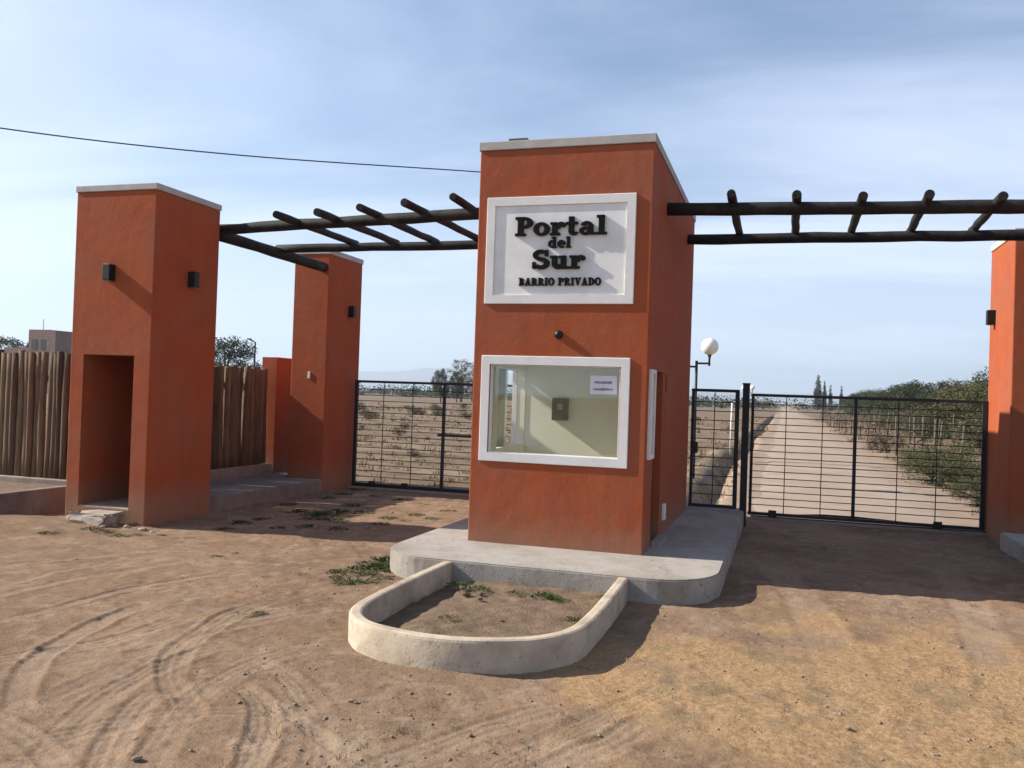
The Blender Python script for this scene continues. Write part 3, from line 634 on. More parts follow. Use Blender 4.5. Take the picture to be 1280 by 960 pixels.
# ---------------------------------------------------------------- palisades, left planter
def log_meshes(n, h):
    out = []
    for k in range(n):
        bm = bmesh.new(); r = random.uniform(.046, .060); N_ = 6
        bx_, by_ = random.uniform(-.018, .018), random.uniform(-.012, .012)
        pts = [(bx_*math.sin(PI*i/N_), by_*math.sin(PI*i/N_), h*i/N_) for i in range(N_+1)]
        tube_bm(bm, pts, [r*(1.06-.14*i/N_)*(1+random.uniform(-.04, .04)) for i in range(N_+1)], 10, True, .04)
        bmesh.ops.recalc_face_normals(bm, faces=bm.faces); me = bpy.data.meshes.new('log'); bm.to_mesh(me); bm.free(); me.materials.append(M['palisade']); out.append(me)
    return out
LOGS = log_meshes(9, 1.72)
def palisade(a, b, z0, top, label):
    a, b = Vector((*a, z0)), Vector((*b, z0)); t = thing('palisade_fence', a, label, 'fence'); L_ = (b-a).length; s = .07; d = (b-a).normalized()
    while s < L_-.05:
        o = link('log', random.choice(LOGS), None, t, d*s + Vector((random.uniform(-.012, .012), random.uniform(-.012, .012), 0)))
        o.rotation_euler = (random.uniform(-.012, .012), random.uniform(-.014, .014), random.uniform(0, 6.28)); o.scale = (1, 1, (top-z0)/1.72*random.uniform(.975, 1.015)); s += random.uniform(.088, .108)
    for zz in (.35, 1.35):
        n = Vector((-d.y, d.x, 0)); n = n if n.y > .5 or n.x < -.5 else -n
        tube('cross_rail', [a+n*.1+Vector((0, 0, zz)), b+n*.1+Vector((0, 0, zz))], .045, M['palisade'], t, 8)
    return t
palisade((-13.6, 9.52), (-8.06, 9.52), .31, 2.02, 'upright log palisade on a cement plinth behind the raised bed')
palisade((-8.36, 9.62), (-8.36, 12.98), .35, 1.96, 'upright log palisade between the doorway tower and the low wall')
for lo, hi, lab in (((-13.7, 9.40, -.1), (-8.08, 9.64, .315), 'cement plinth under the palisade behind the raised bed'), ((-8.50, 9.66, -.1), (-8.22, 13.0, .355), 'cement plinth under the palisade by the low wall')):
    tag(box('plinth', lo, hi, M['plinth'], None, .012), lab, 'plinth')
rb = thing('raised_bed', (-8.65, 7.5, 0), 'low cement edging with earth in front of the log palisade', 'planter')
from_bm('edging', bm_box(bmesh.new(), (-8.74, 4.2, -.1), (-8.62, 9.395, .305), .015), M['edging'], rb)
n = 30; vv = []; ff = []
for j in range(40):
    for i in range(n):
        x = -13.6+(4.86+.02)*i/(n-1); y = 4.3+5.1*j/39; vv.append((x, y, .235+.06*float(fbm(np.array(x*1.7), np.array(y*1.7), 3))))
        if i and j: k = j*n+i; ff.append((k-n-1, k-n, k, k-1))
sme = np_mesh('earth', np.array(vv)-np.array(rb.location), np.array(ff)); sme.polygons.foreach_set('use_smooth', np.ones(len(ff), bool)); link('earth', sme, M['soil'], rb)

# ---------------------------------------------------------------- planter in front of the gatehouse
pl = thing('planter', (-1.95, 5.9, 0), 'u-shaped cement planter with bare soil in front of the gatehouse', 'planter')
PH = .19; th_ = .09
cx_, cyc = -1.97, 5.45; rxo = .80
OUT = spline([(-2.79, 7.18), (-2.80, 6.6), (-2.80, 6.0), (-2.785, 5.6), (-2.71, 5.27), (-2.50, 5.02), (-2.19, 4.91), (-1.88, 4.90), (-1.60, 4.98), (-1.33, 5.17), (-1.18, 5.46), (-1.15, 5.9), (-1.155, 6.5), (-1.17, 7.18)], 6)
def upath(off):
    d = np.gradient(OUT, axis=0); d /= np.linalg.norm(d, axis=1)[:, None]; n_ = np.stack([-d[:, 1], d[:, 0]], 1); return [tuple(p_) for p_ in OUT+n_*off]
bm = bmesh.new(); prof = [(0, -.15), (0, PH-.02), (.006, PH-.006), (.02, PH), (th_-.02, PH), (th_-.006, PH-.006), (th_, PH-.02), (th_, -.15)]
rows = [[(x, y, z) for x, y in upath(o)] for o, z in prof]
VV = [[bm.verts.new((x, y, z + (.006*(float(vnoise(np.array(x*3.), np.array(y*3.)))-.5) if z > 0 else 0))) for x, y, z in r_] for r_ in rows]
for i in range(len(VV)-1):
    for j in range(len(VV[0])-1): f = bm.faces.new((VV[i][j], VV[i][j+1], VV[i+1][j+1], VV[i+1][j])); f.smooth = i in (0, 6)
bm.faces.new([r_[0] for r_ in VV][::-1]); bm.faces.new([r_[-1] for r_ in VV])
from_bm('edging', bm, M['planter'], pl)
vv = []; ff = []; n = 60; m2 = 90; INN = np.array(upath(.045)); hlf = int(np.argmin(INN[:, 1]))
for j in range(m2):
    y = INN[hlf, 1]+.004+(7.145-INN[hlf, 1]-.004)*j/(m2-1)
    xl = np.interp(y, INN[:hlf+1, 1][::-1], INN[:hlf+1, 0][::-1]); xr = np.interp(y, INN[hlf:, 1], INN[hlf:, 0])
    for i in range(n):
        x = xl+(xr-xl)*i/(n-1); X_, Y_ = np.array(x), np.array(y)
        vv.append((x, y, .055+.07*float(fbm(X_*2, Y_*2, 4))+.035*float(fbm(X_*9, Y_*9, 3)) - .05*math.exp(-((x-xl)/.25)**2)))
        if i and j: k = j*n+i; ff.append((k-n-1, k-n, k, k-1))
sme = np_mesh('soil', np.array(vv)-np.array(pl.location), np.array(ff)); sme.polygons.foreach_set('use_smooth', np.ones(len(ff), bool)); link('soil', sme, M['soil'], pl)

# ---------------------------------------------------------------- street lamps, poles, cable
def globe_lamp(loc, label, arms=((.25, 0, .30), (-.42, -.07, .30)), h=2.36, rg=.172):
    t = thing('globe_lamp', loc, label, 'street lamp', 'globe street lamps'); x, y, z = loc
    tube('pole', [(x, y, z-.1), (x, y, z+h*.5), (x, y, z+h)], [.034, .03, .028], M['iron'], t, 10)
    for dx, dz, up in arms:
        a = from_bm('arm', tube_bm(bmesh.new(), [(x, y, z+h-.05+dz), (x+dx, y, z+h-.05+dz)], .020), M['iron'], t)
        from_bm('holder', tube_bm(bmesh.new(), [(x+dx, y, z+h-.10+dz), (x+dx, y, z+h+.06+dz), (x+dx, y, z+h+.14+dz)], [.022, .022, .05], 10), M['iron'], t)
        b_ = bmesh.new(); bmesh.ops.create_uvsphere(b_, u_segments=24, v_segments=16, radius=rg); bmesh.ops.translate(b_, verts=b_.verts, vec=(x+dx, y, z+h+up-.01+dz)); from_bm('globe', b_, M['globe'], t, smooth=True)
    return t
globe_lamp((-1.71, 18.0, gz(-1.71, 18)), 'black post with two white globes just behind the narrow gate')
fl = at_y(936, 500, 68); globe_lamp((fl.x, 68, 0), 'far off black post with two white globes beside the dirt road', h=2.5)
def utility_pole(x, y, h, label):
    t = thing('utility_pole', (x, y, 0), label, 'pole', 'utility poles')
    tube('pole', [(x, y, -.2), (x, y, h*.5), (x, y, h)], [.14, .12, .095], M['palebark'], t, 12)
    box('crossarm', (x-.06, y-.6, h-.35), (x+.06, y+.6, h-.23), M['palebark'], t, .01)
    for k in (-.5, 0, .5): from_bm('insulator', tube_bm(bmesh.new(), [(x, y+k, h-.23), (x, y+k, h-.17), (x, y+k, h-.09)], [.03, .045, .02], 10), M['white'], t)
    return t
A_ = at_y(735, 226, 25); B0 = at_y(600, 215, 22.9); C0 = at_y(300, 194, 18.6); D0 = at_y(0, 160, 15.6)
E0 = D0 + (D0-C0)*1.0 + Vector((0, 0, .35))
utility_pole(A_.x, 25, A_.z+.05, 'wooden utility pole carrying the black cable behind the gatehouse')
utility_pole(E0.x, E0.y, E0.z+.05, 'wooden utility pole carrying the black cable beyond the palisade')
pts3 = spline([tuple(A_), tuple(B0), tuple(C0), tuple(D0), tuple(E0)], 10)
tag(tube('cable', [tuple(p_) for p_ in pts3], .016, M['wirem'], None, 6), 'thin black overhead cable running above the doorway tower to behind the gatehouse', 'cable')

# far lamp post beyond the palisade, stakes
lp = at_y(318, 455, 62); t = thing('street_lamp', (lp.x, 62, 0), 'thin grey lamp post rising behind the palisade', 'street lamp')
top = at_y(321, 428, 62); tube('pole', [(lp.x, 62, 0), (lp.x, 62, top.z)], [.10, .07], M['iron'], t); tube('arm', [(lp.x, 62, top.z), (lp.x-.5, 62, top.z+.25)], .05, M['iron'], t)
box('lamp_head', (lp.x-.75, 61.9, top.z+.2), (lp.x-.4, 62.1, top.z+.32), M['roofvent'], t, .02)
st = at_z(913, 566); tag(tube('stake', [(st.x, st.y, -.1), (st.x, st.y, .8), (st.x+.01, st.y, 1.65)], [.035, .035, .03], M['whitepost'], None, 8), 'white marker stake in the dry field beside the ditch', 'stake')

# ---------------------------------------------------------------- far house
hp = at_y(52, 440, 78); hx = hp.x; ht = at_y(52, 412, 78).z
h_ = thing('brick_house', (hx, 78, 0), 'unfinished flat topped brick house beyond the palisade', 'house')
hw = 1.9
from_bm('wall', B((hx-hw, 78, 0), (hx+hw-.9, 82, ht)), M['brickhouse'], h_); from_bm('stair_tower', B((hx+hw-.898, 77.6, 0), (hx+hw+.35, 81, ht-.1)), M['brickhouse'], h_)
from_bm('lower_wall', B((hx-hw-4.5, 79, 0), (hx-hw-.003, 83, ht-2.0)), M['brickhouse'], h_)
for k in (-1.1, .2): 
    wv = from_bm('window', B((hx+k-.35, 77.96, ht-2.2), (hx+k+.35, 78.02, ht-1.1)), M['roofvent'], h_)
tk = from_bm('water_tank', tube_bm(bmesh.new(), [(hx-hw-2.2, 80.5, ht-2), (hx-hw-2.2, 80.5, ht-1.3), (hx-hw-2.2, 80.5, ht-1.15)], [.45, .45, .2], 14), M['lampblack'], h_)
from_bm('antenna', tube_bm(bmesh.new(), [(hx-.9, 79, ht), (hx-.9, 79, ht+1.3)], .03), M['iron'], h_)

# ---------------------------------------------------------------- vegetation
def leaf_cloud(centers, radii, per, size, flat=.6, seed=1, aspect=.5):
    r = np.random.default_rng(seed); n = len(centers)*per
    c = np.repeat(centers, per, 0); rad = np.repeat(radii, per, 0)
    d = r.normal(size=(n, 3)); d /= np.linalg.norm(d, axis=1)[:, None]; d *= (r.random((n, 1))**.45)
    P = c + d*rad
    u = r.normal(size=(n, 3)); u[:, 2] *= flat; u /= np.linalg.norm(u, axis=1)[:, None]
    w = np.cross(u, r.normal(size=(n, 3))); w /= np.linalg.norm(w, axis=1)[:, None]
    s = size*(.6+.8*r.random((n, 1))); u = u*s; w = w*s*aspect
    V_ = np.stack([P-u, P+w*.9, P+u, P-w*.9], 1).reshape(-1, 3); return V_, np.arange(n*4).reshape(n, 4)
def crown_centers(n, rx, ry, z0, z1, seed, shape='round'):
    r = np.random.default_rng(seed); out = []
    while len(out) < n:
        p_ = r.uniform(-1, 1, 3); q = np.linalg.norm(p_)
        if shape == 'round' and (q > 1 or q < .35): continue
        if shape == 'column' and (abs(p_[0]) > 1-.75*max(0, p_[2]) or abs(p_[1]) > 1-.75*max(0, p_[2])): continue
        out.append((p_[0]*rx, p_[1]*ry, (z0+z1)/2+p_[2]*(z1-z0)/2))
    return np.array(out)
def tree_proto(kind, seed):
    """unit-free tree meshes: trunk and crown, base at origin"""
    r = random.Random(seed)
    H, rx, z0, ncl, per, size, lm_, bmk, clr, shp = {
        'hedge': (3.9, 2.0, .3, 90, 130, .062, 'leaf', 'bark', .52, 'round'),
        'hedged': (3.8, 1.9, .3, 90, 130, .062, 'leafd', 'bark', .52, 'round'),
        'hedgey': (3.5, 1.8, .3, 80, 130, .062, 'leafy', 'bark', .5, 'round'),
        'poplar': (12., 1.25, .6, 240, 50, .15, 'poplar', 'palebark', .42, 'column'),
        'round': (5.0, 2.3, .8, 90, 120, .085, 'leafd', 'bark', .62, 'round'),
        'loose': (7.2, 2.6, 1.6, 60, 60, .10, 'leafb', 'palebark', .55, 'round'),
        'shrub': (.95, .85, .0, 60, 110, .024, 'leaf', 'bark', .24, 'round'),
        'dryshrub': (.9, .8, .0, 44, 70, .03, 'leafb', 'bark', .22, 'round')}[kind]
    C_ = crown_centers(ncl, rx, rx, z0, H, seed, shp); C_[:, 2] = np.maximum(C_[:, 2], .06)
    rs = np.random.default_rng(seed).uniform(.6, 1.25, (ncl, 1))*clr*np.array([[1, 1, .8]])
    V_, F_ = leaf_cloud(C_, rs, per, size, .7, seed); V_[:, 2] = np.maximum(V_[:, 2], .01); cm = np_mesh('crown', V_, F_); cm.materials.append(M[lm_])
    bm = bmesh.new(); tr = H*.022+.02
    tube_bm(bm, [(0, 0, -.15), (r.uniform(-.04, .04)*H, r.uniform(-.04, .04)*H, H*.35), (r.uniform(-.05, .05)*H, 0, H*.85)], [tr*1.3, tr, tr*.3], 8)
    for k in range(0, ncl, max(1, ncl//16)):
        c = C_[k]; tube_bm(bm, [(0, 0, max(.05, c[2]*.45)), (c[0]*.5, c[1]*.5, c[2]*.8), tuple(c)], [tr*.5, tr*.3, tr*.12], 5, False)
    tm = bpy.data.meshes.new('trunk'); bm.to_mesh(tm); bm.free(); tm.materials.append(M[bmk]); return tm, cm
PROTO = {}
def tree(name, kind, loc, sc, label, cat='tree', group=None, seed=None, var=2):
    v = random.randrange(var); key = (kind, v)
    if key not in PROTO: PROTO[key] = tree_proto(kind, v*11+5)
    tm, cm = PROTO[key]; t = thing(name, loc, label, cat, group); t.rotation_euler = (0, 0, random.uniform(0, 6.28)); t.scale = sc if isinstance(sc, tuple) else (sc, sc, sc)
    link('trunk' if cat == 'tree' else 'stem', tm, None, t); link('crown' if cat == 'tree' else 'foliage', cm, None, t); return t
# hedge of bushy trees along the vineyard
HL = {'hedge': 'olive green bushy tree in the row beyond the vineyard posts', 'hedged': 'dark green bushy tree in the row beyond the vineyard posts', 'hedgey': 'yellowed bushy tree in the row beyond the vineyard posts'}
y = 40.; k = 0
while y < 165:
    s = random.uniform(.62, .98); X = 9.2+random.uniform(-.9, .9)+(y-40)*.012
    kd = random.choice(['hedge', 'hedged', 'hedged', 'hedge', 'hedgey']); tree('hedge_tree', kd, (X, y, 0), (s*1.15, s*1.15, s), HL[kd], 'tree', 'trees in the row beyond the vineyard', var=3)
    y += random.uniform(3.0, 4.6)*(1+(y-40)*.004)
for X, y, s in ((12.2, 50, .9), (13, 60, .95), (13.5, 74, 1.0)): kd = random.choice(['hedge', 'hedged']); tree('hedge_tree', kd, (X, y, 0), s, HL[kd], 'tree', 'trees in the row beyond the vineyard', var=3)
tree('hedge_tree', 'hedge', (8.9, 40.5, 0), (.9, .9, .92), 'tall bushy tree at the near end of the row beyond the vineyard posts', 'tree', var=3)
for px_, pt, w in ((1023, 469, 1.25), (1031, 476, .8), (1038.5, 481, .85), (1052, 482, .8)):
    d = 300; top = at_y(px_, pt, d); lab = 'tall wide poplar, highest of the far group behind the vineyard' if w > 1 else 'slim poplar in the far group behind the vineyard'
    tree('poplar_tree', 'poplar', (top.x, d, 0), (top.z/12*w*.75, top.z/12*w*.75, top.z/12), lab, 'tree', 'far poplars')
# vineyard rows: posts, wires and dry vines
VP = [None]
def vine_row(x, y0, y1, step, label):
    t = thing('vine_trellis', (x, y0, 0), label, 'trellis', 'vineyard trellis rows'); y = y0; k = 0
    bm = bmesh.new(); tube_bm(bm, [(0, 0, -.2), (0, 0, .6), (.01, 0, 1.3)], [.036, .034, .03], 7); bmesh.ops.recalc_face_normals(bm, faces=bm.faces); me = bpy.data.meshes.new('post'); bm.to_mesh(me); bm.free(); me.materials.append(M['stake'])
    vc = []
    while y < y1:
        o = link('post', me, None, t, Vector((random.uniform(-.08, .08), y-y0, 0))); o.rotation_euler = (random.uniform(-.06, .06), random.uniform(-.06, .06), 0); o.scale = (1, 1, random.uniform(.9, 1.12))
        for q in range(4): vc.append((x+random.uniform(-.15, .15), y+random.uniform(0, step), random.uniform(.45, 1.0)))
        y += step
    for zz in (.55, .85, 1.2): from_bm('wire', tube_bm(bmesh.new(), [(x, y0, zz), (x, y1, zz)], .006, 4), M['wirem'], t)
    c = np.array(vc)-np.array(t.location); V_, F_ = leaf_cloud(c, np.tile(np.array([[.2, .55, .28]]), (len(c), 1)), 16, .06, .6, int(x*10)+3); cm = np_mesh('vines', V_, F_); o = link('vines', cm, M['leafy'] if x > 5 else M['leafb'], t); o['kind'] = 'stuff'
vine_row(3.75, 25, 100, 3.8, 'row of leaning vineyard posts closest to the dirt road'); vine_row(5.5, 27, 100, 4.2, 'middle row of leaning vineyard posts'); vine_row(7.2, 30, 100, 4.4, 'row of leaning vineyard posts closest to the bushy tree row')
# roadside shrubs
for px_, py_, s, kd, lab in ((1165, 606, .8, 'shrub', 'broad olive shrub at the road edge under the vineyard posts'), (1188, 600, .85, 'shrub', 'dense shrub between the road edge and the vineyard posts'), (1145, 590, .6, 'shrub', 'small shrub at the road edge under the vineyard posts'), (1215, 612, .65, 'shrub', 'green shrub beside the orange pillar behind the gate'), (1222, 634, .5, 'shrub', 'low weed shrub at the foot of the catch post'), (1105, 566, .8, 'dryshrub', 'small dry shrub on the road verge')):
    p_ = at_z(px_, py_); tree('roadside_shrub', kd, (p_.x, p_.y, gz(p_.x, p_.y)), s, lab, 'shrub', 'shrubs along the dirt road')
for i in range(22):
    y = random.uniform(26, 95); x = random.uniform(7.6, 8.7)+(y-40)*.012; s = random.uniform(1.1, 1.9)
    tree('hedge_shrub', random.choice(['shrub', 'shrub', 'dryshrub']), (x, y, 0), (s*1.2, s*1.2, s), 'leafy shrub at the foot of the bushy tree row', 'shrub', 'shrubs at the foot of the tree row')
# trees on the left horizon
for px_, pt, d, kd, w, lab in ((552, 462, 130, 'round', .55, 'small round dark tree on the horizon of the dry field'), (578, 449, 150, 'loose', .9, 'loose grey brown tree on the horizon by the gatehouse'), (592, 452, 165, 'loose', .9, 'tall loose tree on the horizon next to the gatehouse wall'), (284, 424, 60, 'round', 1.0, 'round dark tree rising above the palisade beside the lamp post'), (8, 424, 85, 'round', 1.2, 'dark tree beside the brick house behind the palisade'), (572, 466, 140, 'round', .5, 'low dark tree between loose trees on the horizon')):
    top = at_y(px_, pt, d); H0 = 5.0 if kd == 'round' else 7.2; s = top.z/H0
    tree('field_tree', kd, (top.x, d, 0), (s*w*1.1, s*w*1.1, s), lab, 'tree', 'trees beyond the field')
# dry shrubs dotted over the field
cnt = 0
for i in range(400):
    x, y = random.uniform(-34, -2.6), random.uniform(20, 100)
    if not (-0.60 < x/y < -.08) : continue
    if -0.36 < x/y < -.16 and y > 0 and random.random() < .8: continue
    cnt += 1
    if cnt > 46: break
    tree('field_shrub', random.choice(['dryshrub', 'dryshrub', 'shrub']), (x, y, gz(x, y)), random.uniform(.3, .75)*(1 if y > 45 else .45), 'low scrubby bush growing in the dry field', 'shrub', 'bushes dotted over the dry field')
# far belt of trees that reads as one mass
cs = []; rs = []
for i in range(900):
    a = random.uniform(-.75, .35); d = random.uniform(230, 420); x = d*math.tan(a)+0; y = d
    if abs(x-4) < 9 and random.random() < .8: continue
    hh = random.choice([1.2, 1.8, 2.4, 3.2])*random.uniform(.6, 1.3); cs.append((x, y, hh*.55)); rs.append((hh*1.3, hh*1.1, hh*.75))
V_, F_ = leaf_cloud(np.array(cs), np.array(rs), 46, .42, .7, 9); V_[:, 2] = np.maximum(V_[:, 2], 0)
tag(link('far_wood', np_mesh('far_wood', V_, F_), M['leafd']), 'far belt of scrub and trees along the horizon', 'wood', kind='stuff')
# dry grass in the field and on the verges
def blades(P, hgt, wid, seed, lean=.5):
    r = np.random.default_rng(seed); n = len(P); a = r.random(n)*2*PI; d = np.stack([np.cos(a), np.sin(a), np.zeros(n)], 1); h = (hgt*(.5+r.random(n)))[:, None]
    b2 = r.random(n)*2*PI; L_ = np.stack([np.cos(b2), np.sin(b2), np.zeros(n)], 1)*lean*h*r.random((n, 1)); up = np.array([[0, 0, 1.]])
    return np.stack([P-d*wid, P+d*wid, P+L_+up*h], 1).reshape(-1, 3), np.arange(n*3).reshape(n, 3)
r = np.random.default_rng(5); tc_ = []
for i in range(1700):
    y = 14.2*math.exp(r.random()*1.9); a = r.uniform(-.62, .30); x = y*a
    if -1.0 < x < 2.9: continue
    for k in range(9): tc_.append((x+r.normal()*.07*(1+y*.01), y+r.normal()*.07*(1+y*.01), 0, .05+.0022*y))
tc_ = np.array(tc_); hz = tc_[:, 3].copy(); P = tc_[:, :3].copy(); P[:, 2] = ground_h(P[:, 0], P[:, 1])[0]-.01
V_, F_ = blades(P, hz*(.3+1.2*vnoise(P[:, 0]*.3, P[:, 1]*.3)), .008+.0006*P[:, 1:2], 6)
tag(link('field_grass', np_mesh('field_grass', V_, F_), M['straw']), 'dry straw coloured grass over the field behind the gates', 'grass', kind='stuff')
# straw litter on the patch beside the planter
n = 26000; P = np.stack([r.uniform(-2.2, 3.2, n), r.uniform(3.2, 8.6, n), np.zeros(n)], 1)
dens = np.clip(1.2-np.hypot((P[:, 0]-.75)/1.9, (P[:, 1]-5.6)/1.9), 0, 1)*(.3+1.2*vnoise(P[:, 0]*1.3+4, P[:, 1]*1.3)) + .12
P = P[r.random(n) < dens]; P = P[~((P[:, 0] > -2.75) & (P[:, 0] < -1.1) & (P[:, 1] > 4.6))]; P[:, 2] = ground_h(P[:, 0], P[:, 1])[0]+.001
a = r.random(len(P))*2*PI; l = r.uniform(.008, .03, (len(P), 1)); d = np.stack([np.cos(a), np.sin(a), r.uniform(-.1, .35, len(P))], 1)*l; s = np.stack([-np.sin(a), np.cos(a), 0*a], 1)*.0014
V_ = np.stack([P-s, P+s, P+d+s*.5, P+d-s*.5], 1).reshape(-1, 3); tag(link('straw_litter', np_mesh('straw_litter', V_, np.arange(len(V_)).reshape(-1, 4)), M['straw']), 'scattered cut straw on the earth right of the planter', 'straw', kind='stuff')
# crumbs of earth and pebbles
ico = bmesh.new(); bmesh.ops.create_icosphere(ico, subdivisions=1, radius=1); iv = np.array([v.co[:] for v in ico.verts]); if_ = np.array([[v.index for v in f.verts] for f in ico.faces]); ico.free()
n = 2400; q = r.random(n); Y = 3.0*np.exp(q*1.45); X = r.uniform(-.72, .26, n)*Y+r.normal(size=n)*.1
keep = vnoise(X*1.1+9, Y*1.1) > r.random(n)*.9; X, Y = X[keep], Y[keep]; n = len(X)
bad = ((X > -3.6) & (X < -.45) & (Y > 7.1)) | ((X > -2.75) & (X < -1.12) & (Y > 4.65)) | ((X < -6.8) & (Y > 8.2)); X, Y = X[~bad], Y[~bad]; n = len(X)
sz = .0025+.008*r.random(n)**4; Z = ground_h(X, Y)[0]
V_ = (iv[None]*(1+.35*r.normal(size=(n, 12, 1))*.6)*sz[:, None, None]*np.array([1, 1, .65])*(1+.5*r.random((n, 1, 3))) + np.stack([X, Y, Z+sz*.25], 1)[:, None]).reshape(-1, 3)
F_ = (if_[None]+12*np.arange(n)[:, None, None]).reshape(-1, 3)
tag(link('pebbles', np_mesh('pebbles', V_, F_), M['stone']), 'small crumbs of earth and pebbles over the ground', 'pebbles', kind='stuff')
# dead tufts and twigs scattered over the bare earth
n = 900; Y = 3.2*np.exp(r.random(n)*1.25); X = r.uniform(-.70, .26, n)*Y
keep = vnoise(X*.8+2, Y*.8+5)**2 > r.random(n)*.7; X, Y = X[keep], Y[keep]
bad = ((X > -3.65) & (X < -.4) & (Y > 7.0)) | ((X > -2.95) & (X < -1.05) & (Y > 4.75)) | ((X < -6.8) & (Y > 8.2)); X, Y = X[~bad], Y[~bad]
P = np.repeat(np.stack([X, Y], 1), 9, 0) + r.normal(size=(len(X)*9, 2))*.022; P = np.concatenate([P, ground_h(P[:, 0], P[:, 1])[0][:, None]-.003], 1)
V_, F_ = blades(P, np.repeat(r.uniform(.010, .034, len(X)), 9), .0022, 12, 1.6)
tag(link('dead_tufts', np_mesh('dead_tufts', V_, F_), M['leafb']), 'tiny dead grass tufts over the bare earth', 'grass', kind='stuff')
# countable clods and stones
def stone_mesh(seed, mk):
    b_ = bmesh.new(); bmesh.ops.create_icosphere(b_, subdivisions=2, radius=1); rr = random.Random(seed); ax = [Vector((rr.gauss(0, 1), rr.gauss(0, 1), rr.gauss(0, 1))).normalized() for _ in range(9)]; dd = [rr.uniform(.55, .9) for _ in ax]
    for v in b_.verts:
        for a_, d_ in zip(ax, dd):
            e = v.co.dot(a_)-d_
            if e > 0: v.co -= a_*e*.9
        v.co.z *= .6; v.co *= 1+rr.uniform(-.14, .14)
    me = bpy.data.meshes.new('stone'); b_.to_mesh(me); b_.free(); me.materials.append(M[mk]); return me
M['clodsoil'] = M_('dark_clod', (.17, .11, .07), .95, .3, 25, .9, 60, .01)
SM = [stone_mesh(s, 'stone') for s in range(5)]; CM = [stone_mesh(s+20, 'clodsoil') for s in range(4)]
def stone(x, y, s, label, group, z=None):
    o = link('stone' if z is None else 'clod', random.choice(SM if z is None else CM), None, None, (x, y, (gz(x, y) if z is None else z)+s*.3)); o.scale = (s*random.uniform(.8, 1.3), s*random.uniform(.8, 1.3), s); o.rotation_euler = (0, 0, random.uniform(0, 6)); return tag(o, label, 'stone', group)
for px_, py_, s in ((440, 875, .035), (445, 877, .022), (172, 950, .035), (170, 924, .025), (588, 917, .022), (305, 845, .022), (330, 825, .018), (380, 806, .018), (385, 805, .014), (345, 845, .016), (1060, 911, .028), (1199, 812, .03), (735, 835, .018), (560, 866, .022), (490, 920, .02), (830, 770, .025), (820, 755, .018), (246, 840, .015), (95, 700, .02), (512, 845, .016), (1150, 880, .014), (1100, 905, .018), (905, 840, .016), (700, 880, .014)):
    p_ = at_z(px_, py_); stone(p_.x, p_.y, s*.62, 'small earth coloured stone lying on the bare ground', 'stones on the ground')
for x, y, s in ((-2.35, 6.55, .05), (-2.25, 6.62, .035), (-2.2, 6.45, .03), (-1.85, 5.9, .025), (-2.3, 5.25, .028), (-1.5, 6.6, .03), (-2.45, 6.75, .045)): stone(x, y, s*.7, 'clod of soil lying inside the u-shaped planter', 'clods in the planter', .06)
CR_ = [stone_mesh(s+40, 'rubble') for s in range(4)]
for px_, py_, s in ((108, 648, .07), (120, 655, .055), (135, 652, .08), (150, 650, .06), (165, 655, .07), (100, 655, .045), (128, 662, .035), (158, 661, .04), (178, 662, .045), (88, 652, .05), (143, 660, .03), (190, 664, .03)):
    p_ = at_z(px_, py_); o = link('rubble_chunk', random.choice(CR_), None, None, (p_.x, p_.y, gz(p_.x, p_.y)+s*.2)); o.scale = (s*1.2, s, s*.8); o.rotation_euler = (0, 0, random.uniform(0, 6)); tag(o, 'broken cement chunk at the foot of the tower doorway niche', 'rubble', 'rubble by the doorway step')
for px_, py_, s in ((300, 640, .03), (340, 648, .04), (365, 652, .03), (395, 662, .035), (430, 655, .03), (460, 662, .03), (315, 660, .025), (410, 634, .03), (490, 640, .025), (285, 650, .03)):
    p_ = at_z(px_, py_); stone(p_.x, p_.y, s, 'lump of earth in the shade before the field gate', 'lumps of earth before the field gate')
# weeds
def weed_proto(seed, spread, n, mk, upright=.5):
    r_ = np.random.default_rng(seed); V_ = []
    for i in range(n):
        a = r_.random()*2*PI; rad = 1.5*spread*r_.random()**.7; c = np.array([math.cos(a)*rad*.6, math.sin(a)*rad*.6, 0]); up = upright*(1-.5*rad/spread)
        L_ = spread*r_.uniform(.14, .36); d = np.array([math.cos(a+r_.normal()*.5), math.sin(a+r_.normal()*.5), 0]); tip = c+d*L_*.8+np.array([0, 0, L_*up*r_.uniform(.4, 1.2)]); mid = c*.5+tip*.5+np.array([0, 0, L_*.18]); s = np.cross(d, [0, 0, 1])*L_*.16
        V_ += [c-s*.3, mid-s, tip, mid+s]
    V_ = np.array(V_); me = np_mesh('weed', V_, np.arange(len(V_)).reshape(-1, 4)); me.materials.append(M[mk]); return me
WD = [weed_proto(s, .15, 150, mk, u) for s, mk, u in ((1, 'leafg', .7), (2, 'leafy', .5), (3, 'leafg', .9), (4, 'leaf', .6))]
def weed(x, y, s, label, group, z=None, k=None):
    o = link('weed', WD[random.randrange(4) if k is None else k], None, None, (x, y, (gz(x, y) if z is None else z)-.005)); o.scale = (s, s, s*random.uniform(.7, 1.2)); o.rotation_euler = (0, 0, random.uniform(0, 6)); return tag(o, label, 'weed', group)
for px_, py_, s in ((432, 722, 1.0), (440, 728, .9), (428, 730, .7), (486, 703, 1.5), (480, 710, 1.4), (494, 712, 1.2), (470, 712, 1.0), (455, 718, .9), (462, 706, .9), (445, 712, .8), (476, 722, .8), (500, 700, 1.1), (425, 716, .9), (460, 728, .7)):
    p_ = at_z(px_, py_); weed(p_.x, p_.y, s, 'green weed clump outside the rounded left end of the concrete island', 'weeds beside the island', k=random.choice([0, 2, 0, 3]))
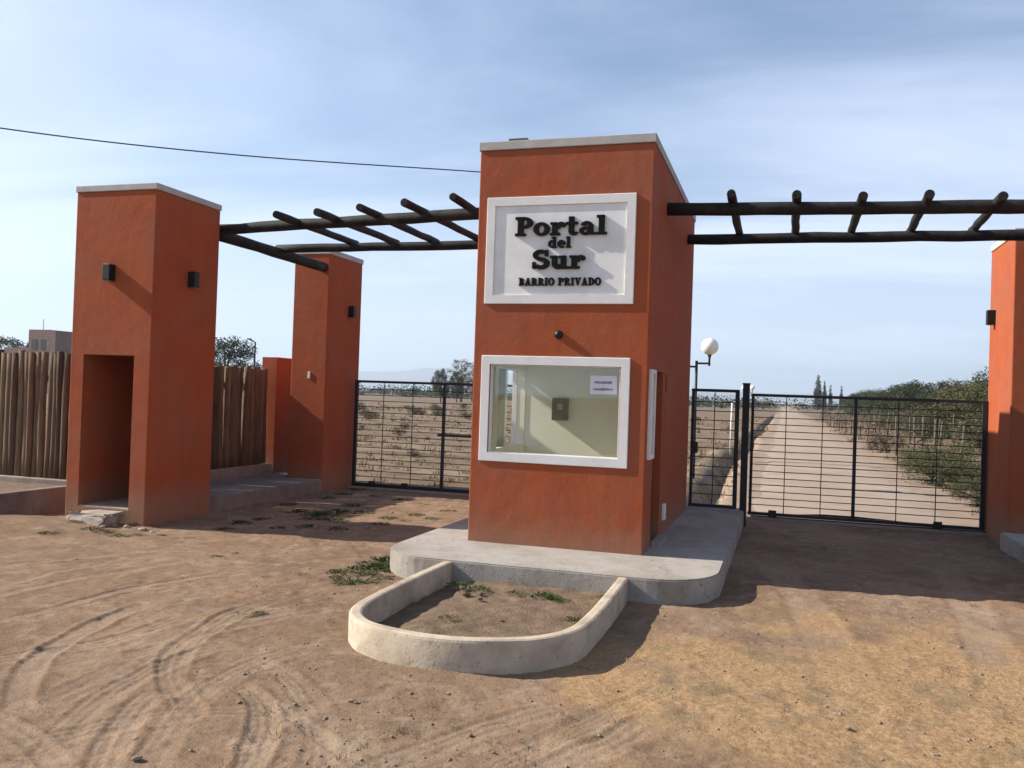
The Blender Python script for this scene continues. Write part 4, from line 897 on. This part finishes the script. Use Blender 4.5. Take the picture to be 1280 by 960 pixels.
for px_, py_, s in ((400, 645, 1.6), (415, 650, 1.4), (425, 640, 1.5), (390, 650, 1.2), (440, 632, 1.2), (475, 655, 1.0), (485, 648, .9), (520, 642, .9), (505, 650, .8), (560, 638, .9), (540, 648, .8), (410, 622, 1.1), (430, 618, 1.2), (447, 612, 1.0), (300, 655, 1.0), (330, 650, 1.0), (350, 660, .9), (375, 640, 1.2), (385, 660, 1.1), (360, 630, .9), (420, 662, 1.0), (455, 640, 1.1), (280, 662, .8), (470, 620, .8), (500, 625, .8), (530, 630, .8)):
    p_ = at_z(px_, py_); weed(p_.x, p_.y, s, 'low weed on the drive before the field gate', 'weeds on the drive')
for px_, py_, s in ((315, 770, .45), (325, 768, .4), (270, 695, .6), (300, 690, .5), (375, 718, .45), (150, 672, .8), (130, 668, .9), (115, 666, .8), (200, 668, .8), (170, 670, .7), (240, 672, .6), (60, 672, .7), (90, 660, .8)):
    p_ = at_z(px_, py_); weed(p_.x, p_.y, s, 'sparse dry weed on the bare earth left of the planter', 'weeds on the bare earth', k=random.choice([1, 1, 3]))
for x, y, s in ((-2.5, 6.8, .9), (-2.3, 6.75, .7), (-1.75, 6.72, .9), (-1.65, 6.65, .8), (-2.2, 5.8, .6), (-1.35, 6.1, .8), (-2.0, 6.75, .6), (-1.3, 6.9, .6)): weed(x, y, s, 'weed sprouting from the soil inside the u-shaped planter', 'weeds in the planter', .075)

# ---------------------------------------------------------------- far mountains and haze
hv = []; hf = []; n = 160
for i in range(n):
    a = -1.15+1.75*i/(n-1); d = 7600
    env = .5+.5*math.exp(-((a+.42)/.16)**2)
    e = 235*env*(.82+.9*float(fbm(np.array(a*9.), np.array(1.5), 5)))
    for k, (dd, hh) in enumerate(((-700, -2), (-250, e*.55), (0, e), (500, -2))):
        hv.append(((d+dd)*math.sin(a), (d+dd)*math.cos(a), hh))
    if i:
        for k in range(3): q0 = (i-1)*4+k; hf.append((q0, q0+1, q0+5, q0+4))
tag(link('mountains', np_mesh('mountains', np.array(hv), np.array(hf)), M_('mountain_rock', (.20, .17, .15), .95, .2, .004)), kind='structure')
hz_ = box('haze', (-9400, -9400, -1.6), (9400, 9400, 300), None, None, 0, (0, 0, 0)) if False else from_bm('haze', B((-9400, -9400, -1.6), (9400, 9400, 300)), None, None, (0, 0, 0))
hm = bpy.data.materials.new('haze_air'); hm.use_nodes = True; hn = hm.node_tree.nodes; hl = hm.node_tree.links; hn.clear()
ho = hn.new('ShaderNodeOutputMaterial'); pv = hn.new('ShaderNodeVolumePrincipled'); pv.inputs['Color'].default_value = (.72, .86, 1, 1); pv.inputs['Density'].default_value = .00022; pv.inputs['Anisotropy'].default_value = .2
hl.new(pv.outputs[0], ho.inputs['Volume']); hz_.data.materials.append(hm); tag(hz_, 'pale haze in the air over the field', 'haze', kind='stuff')
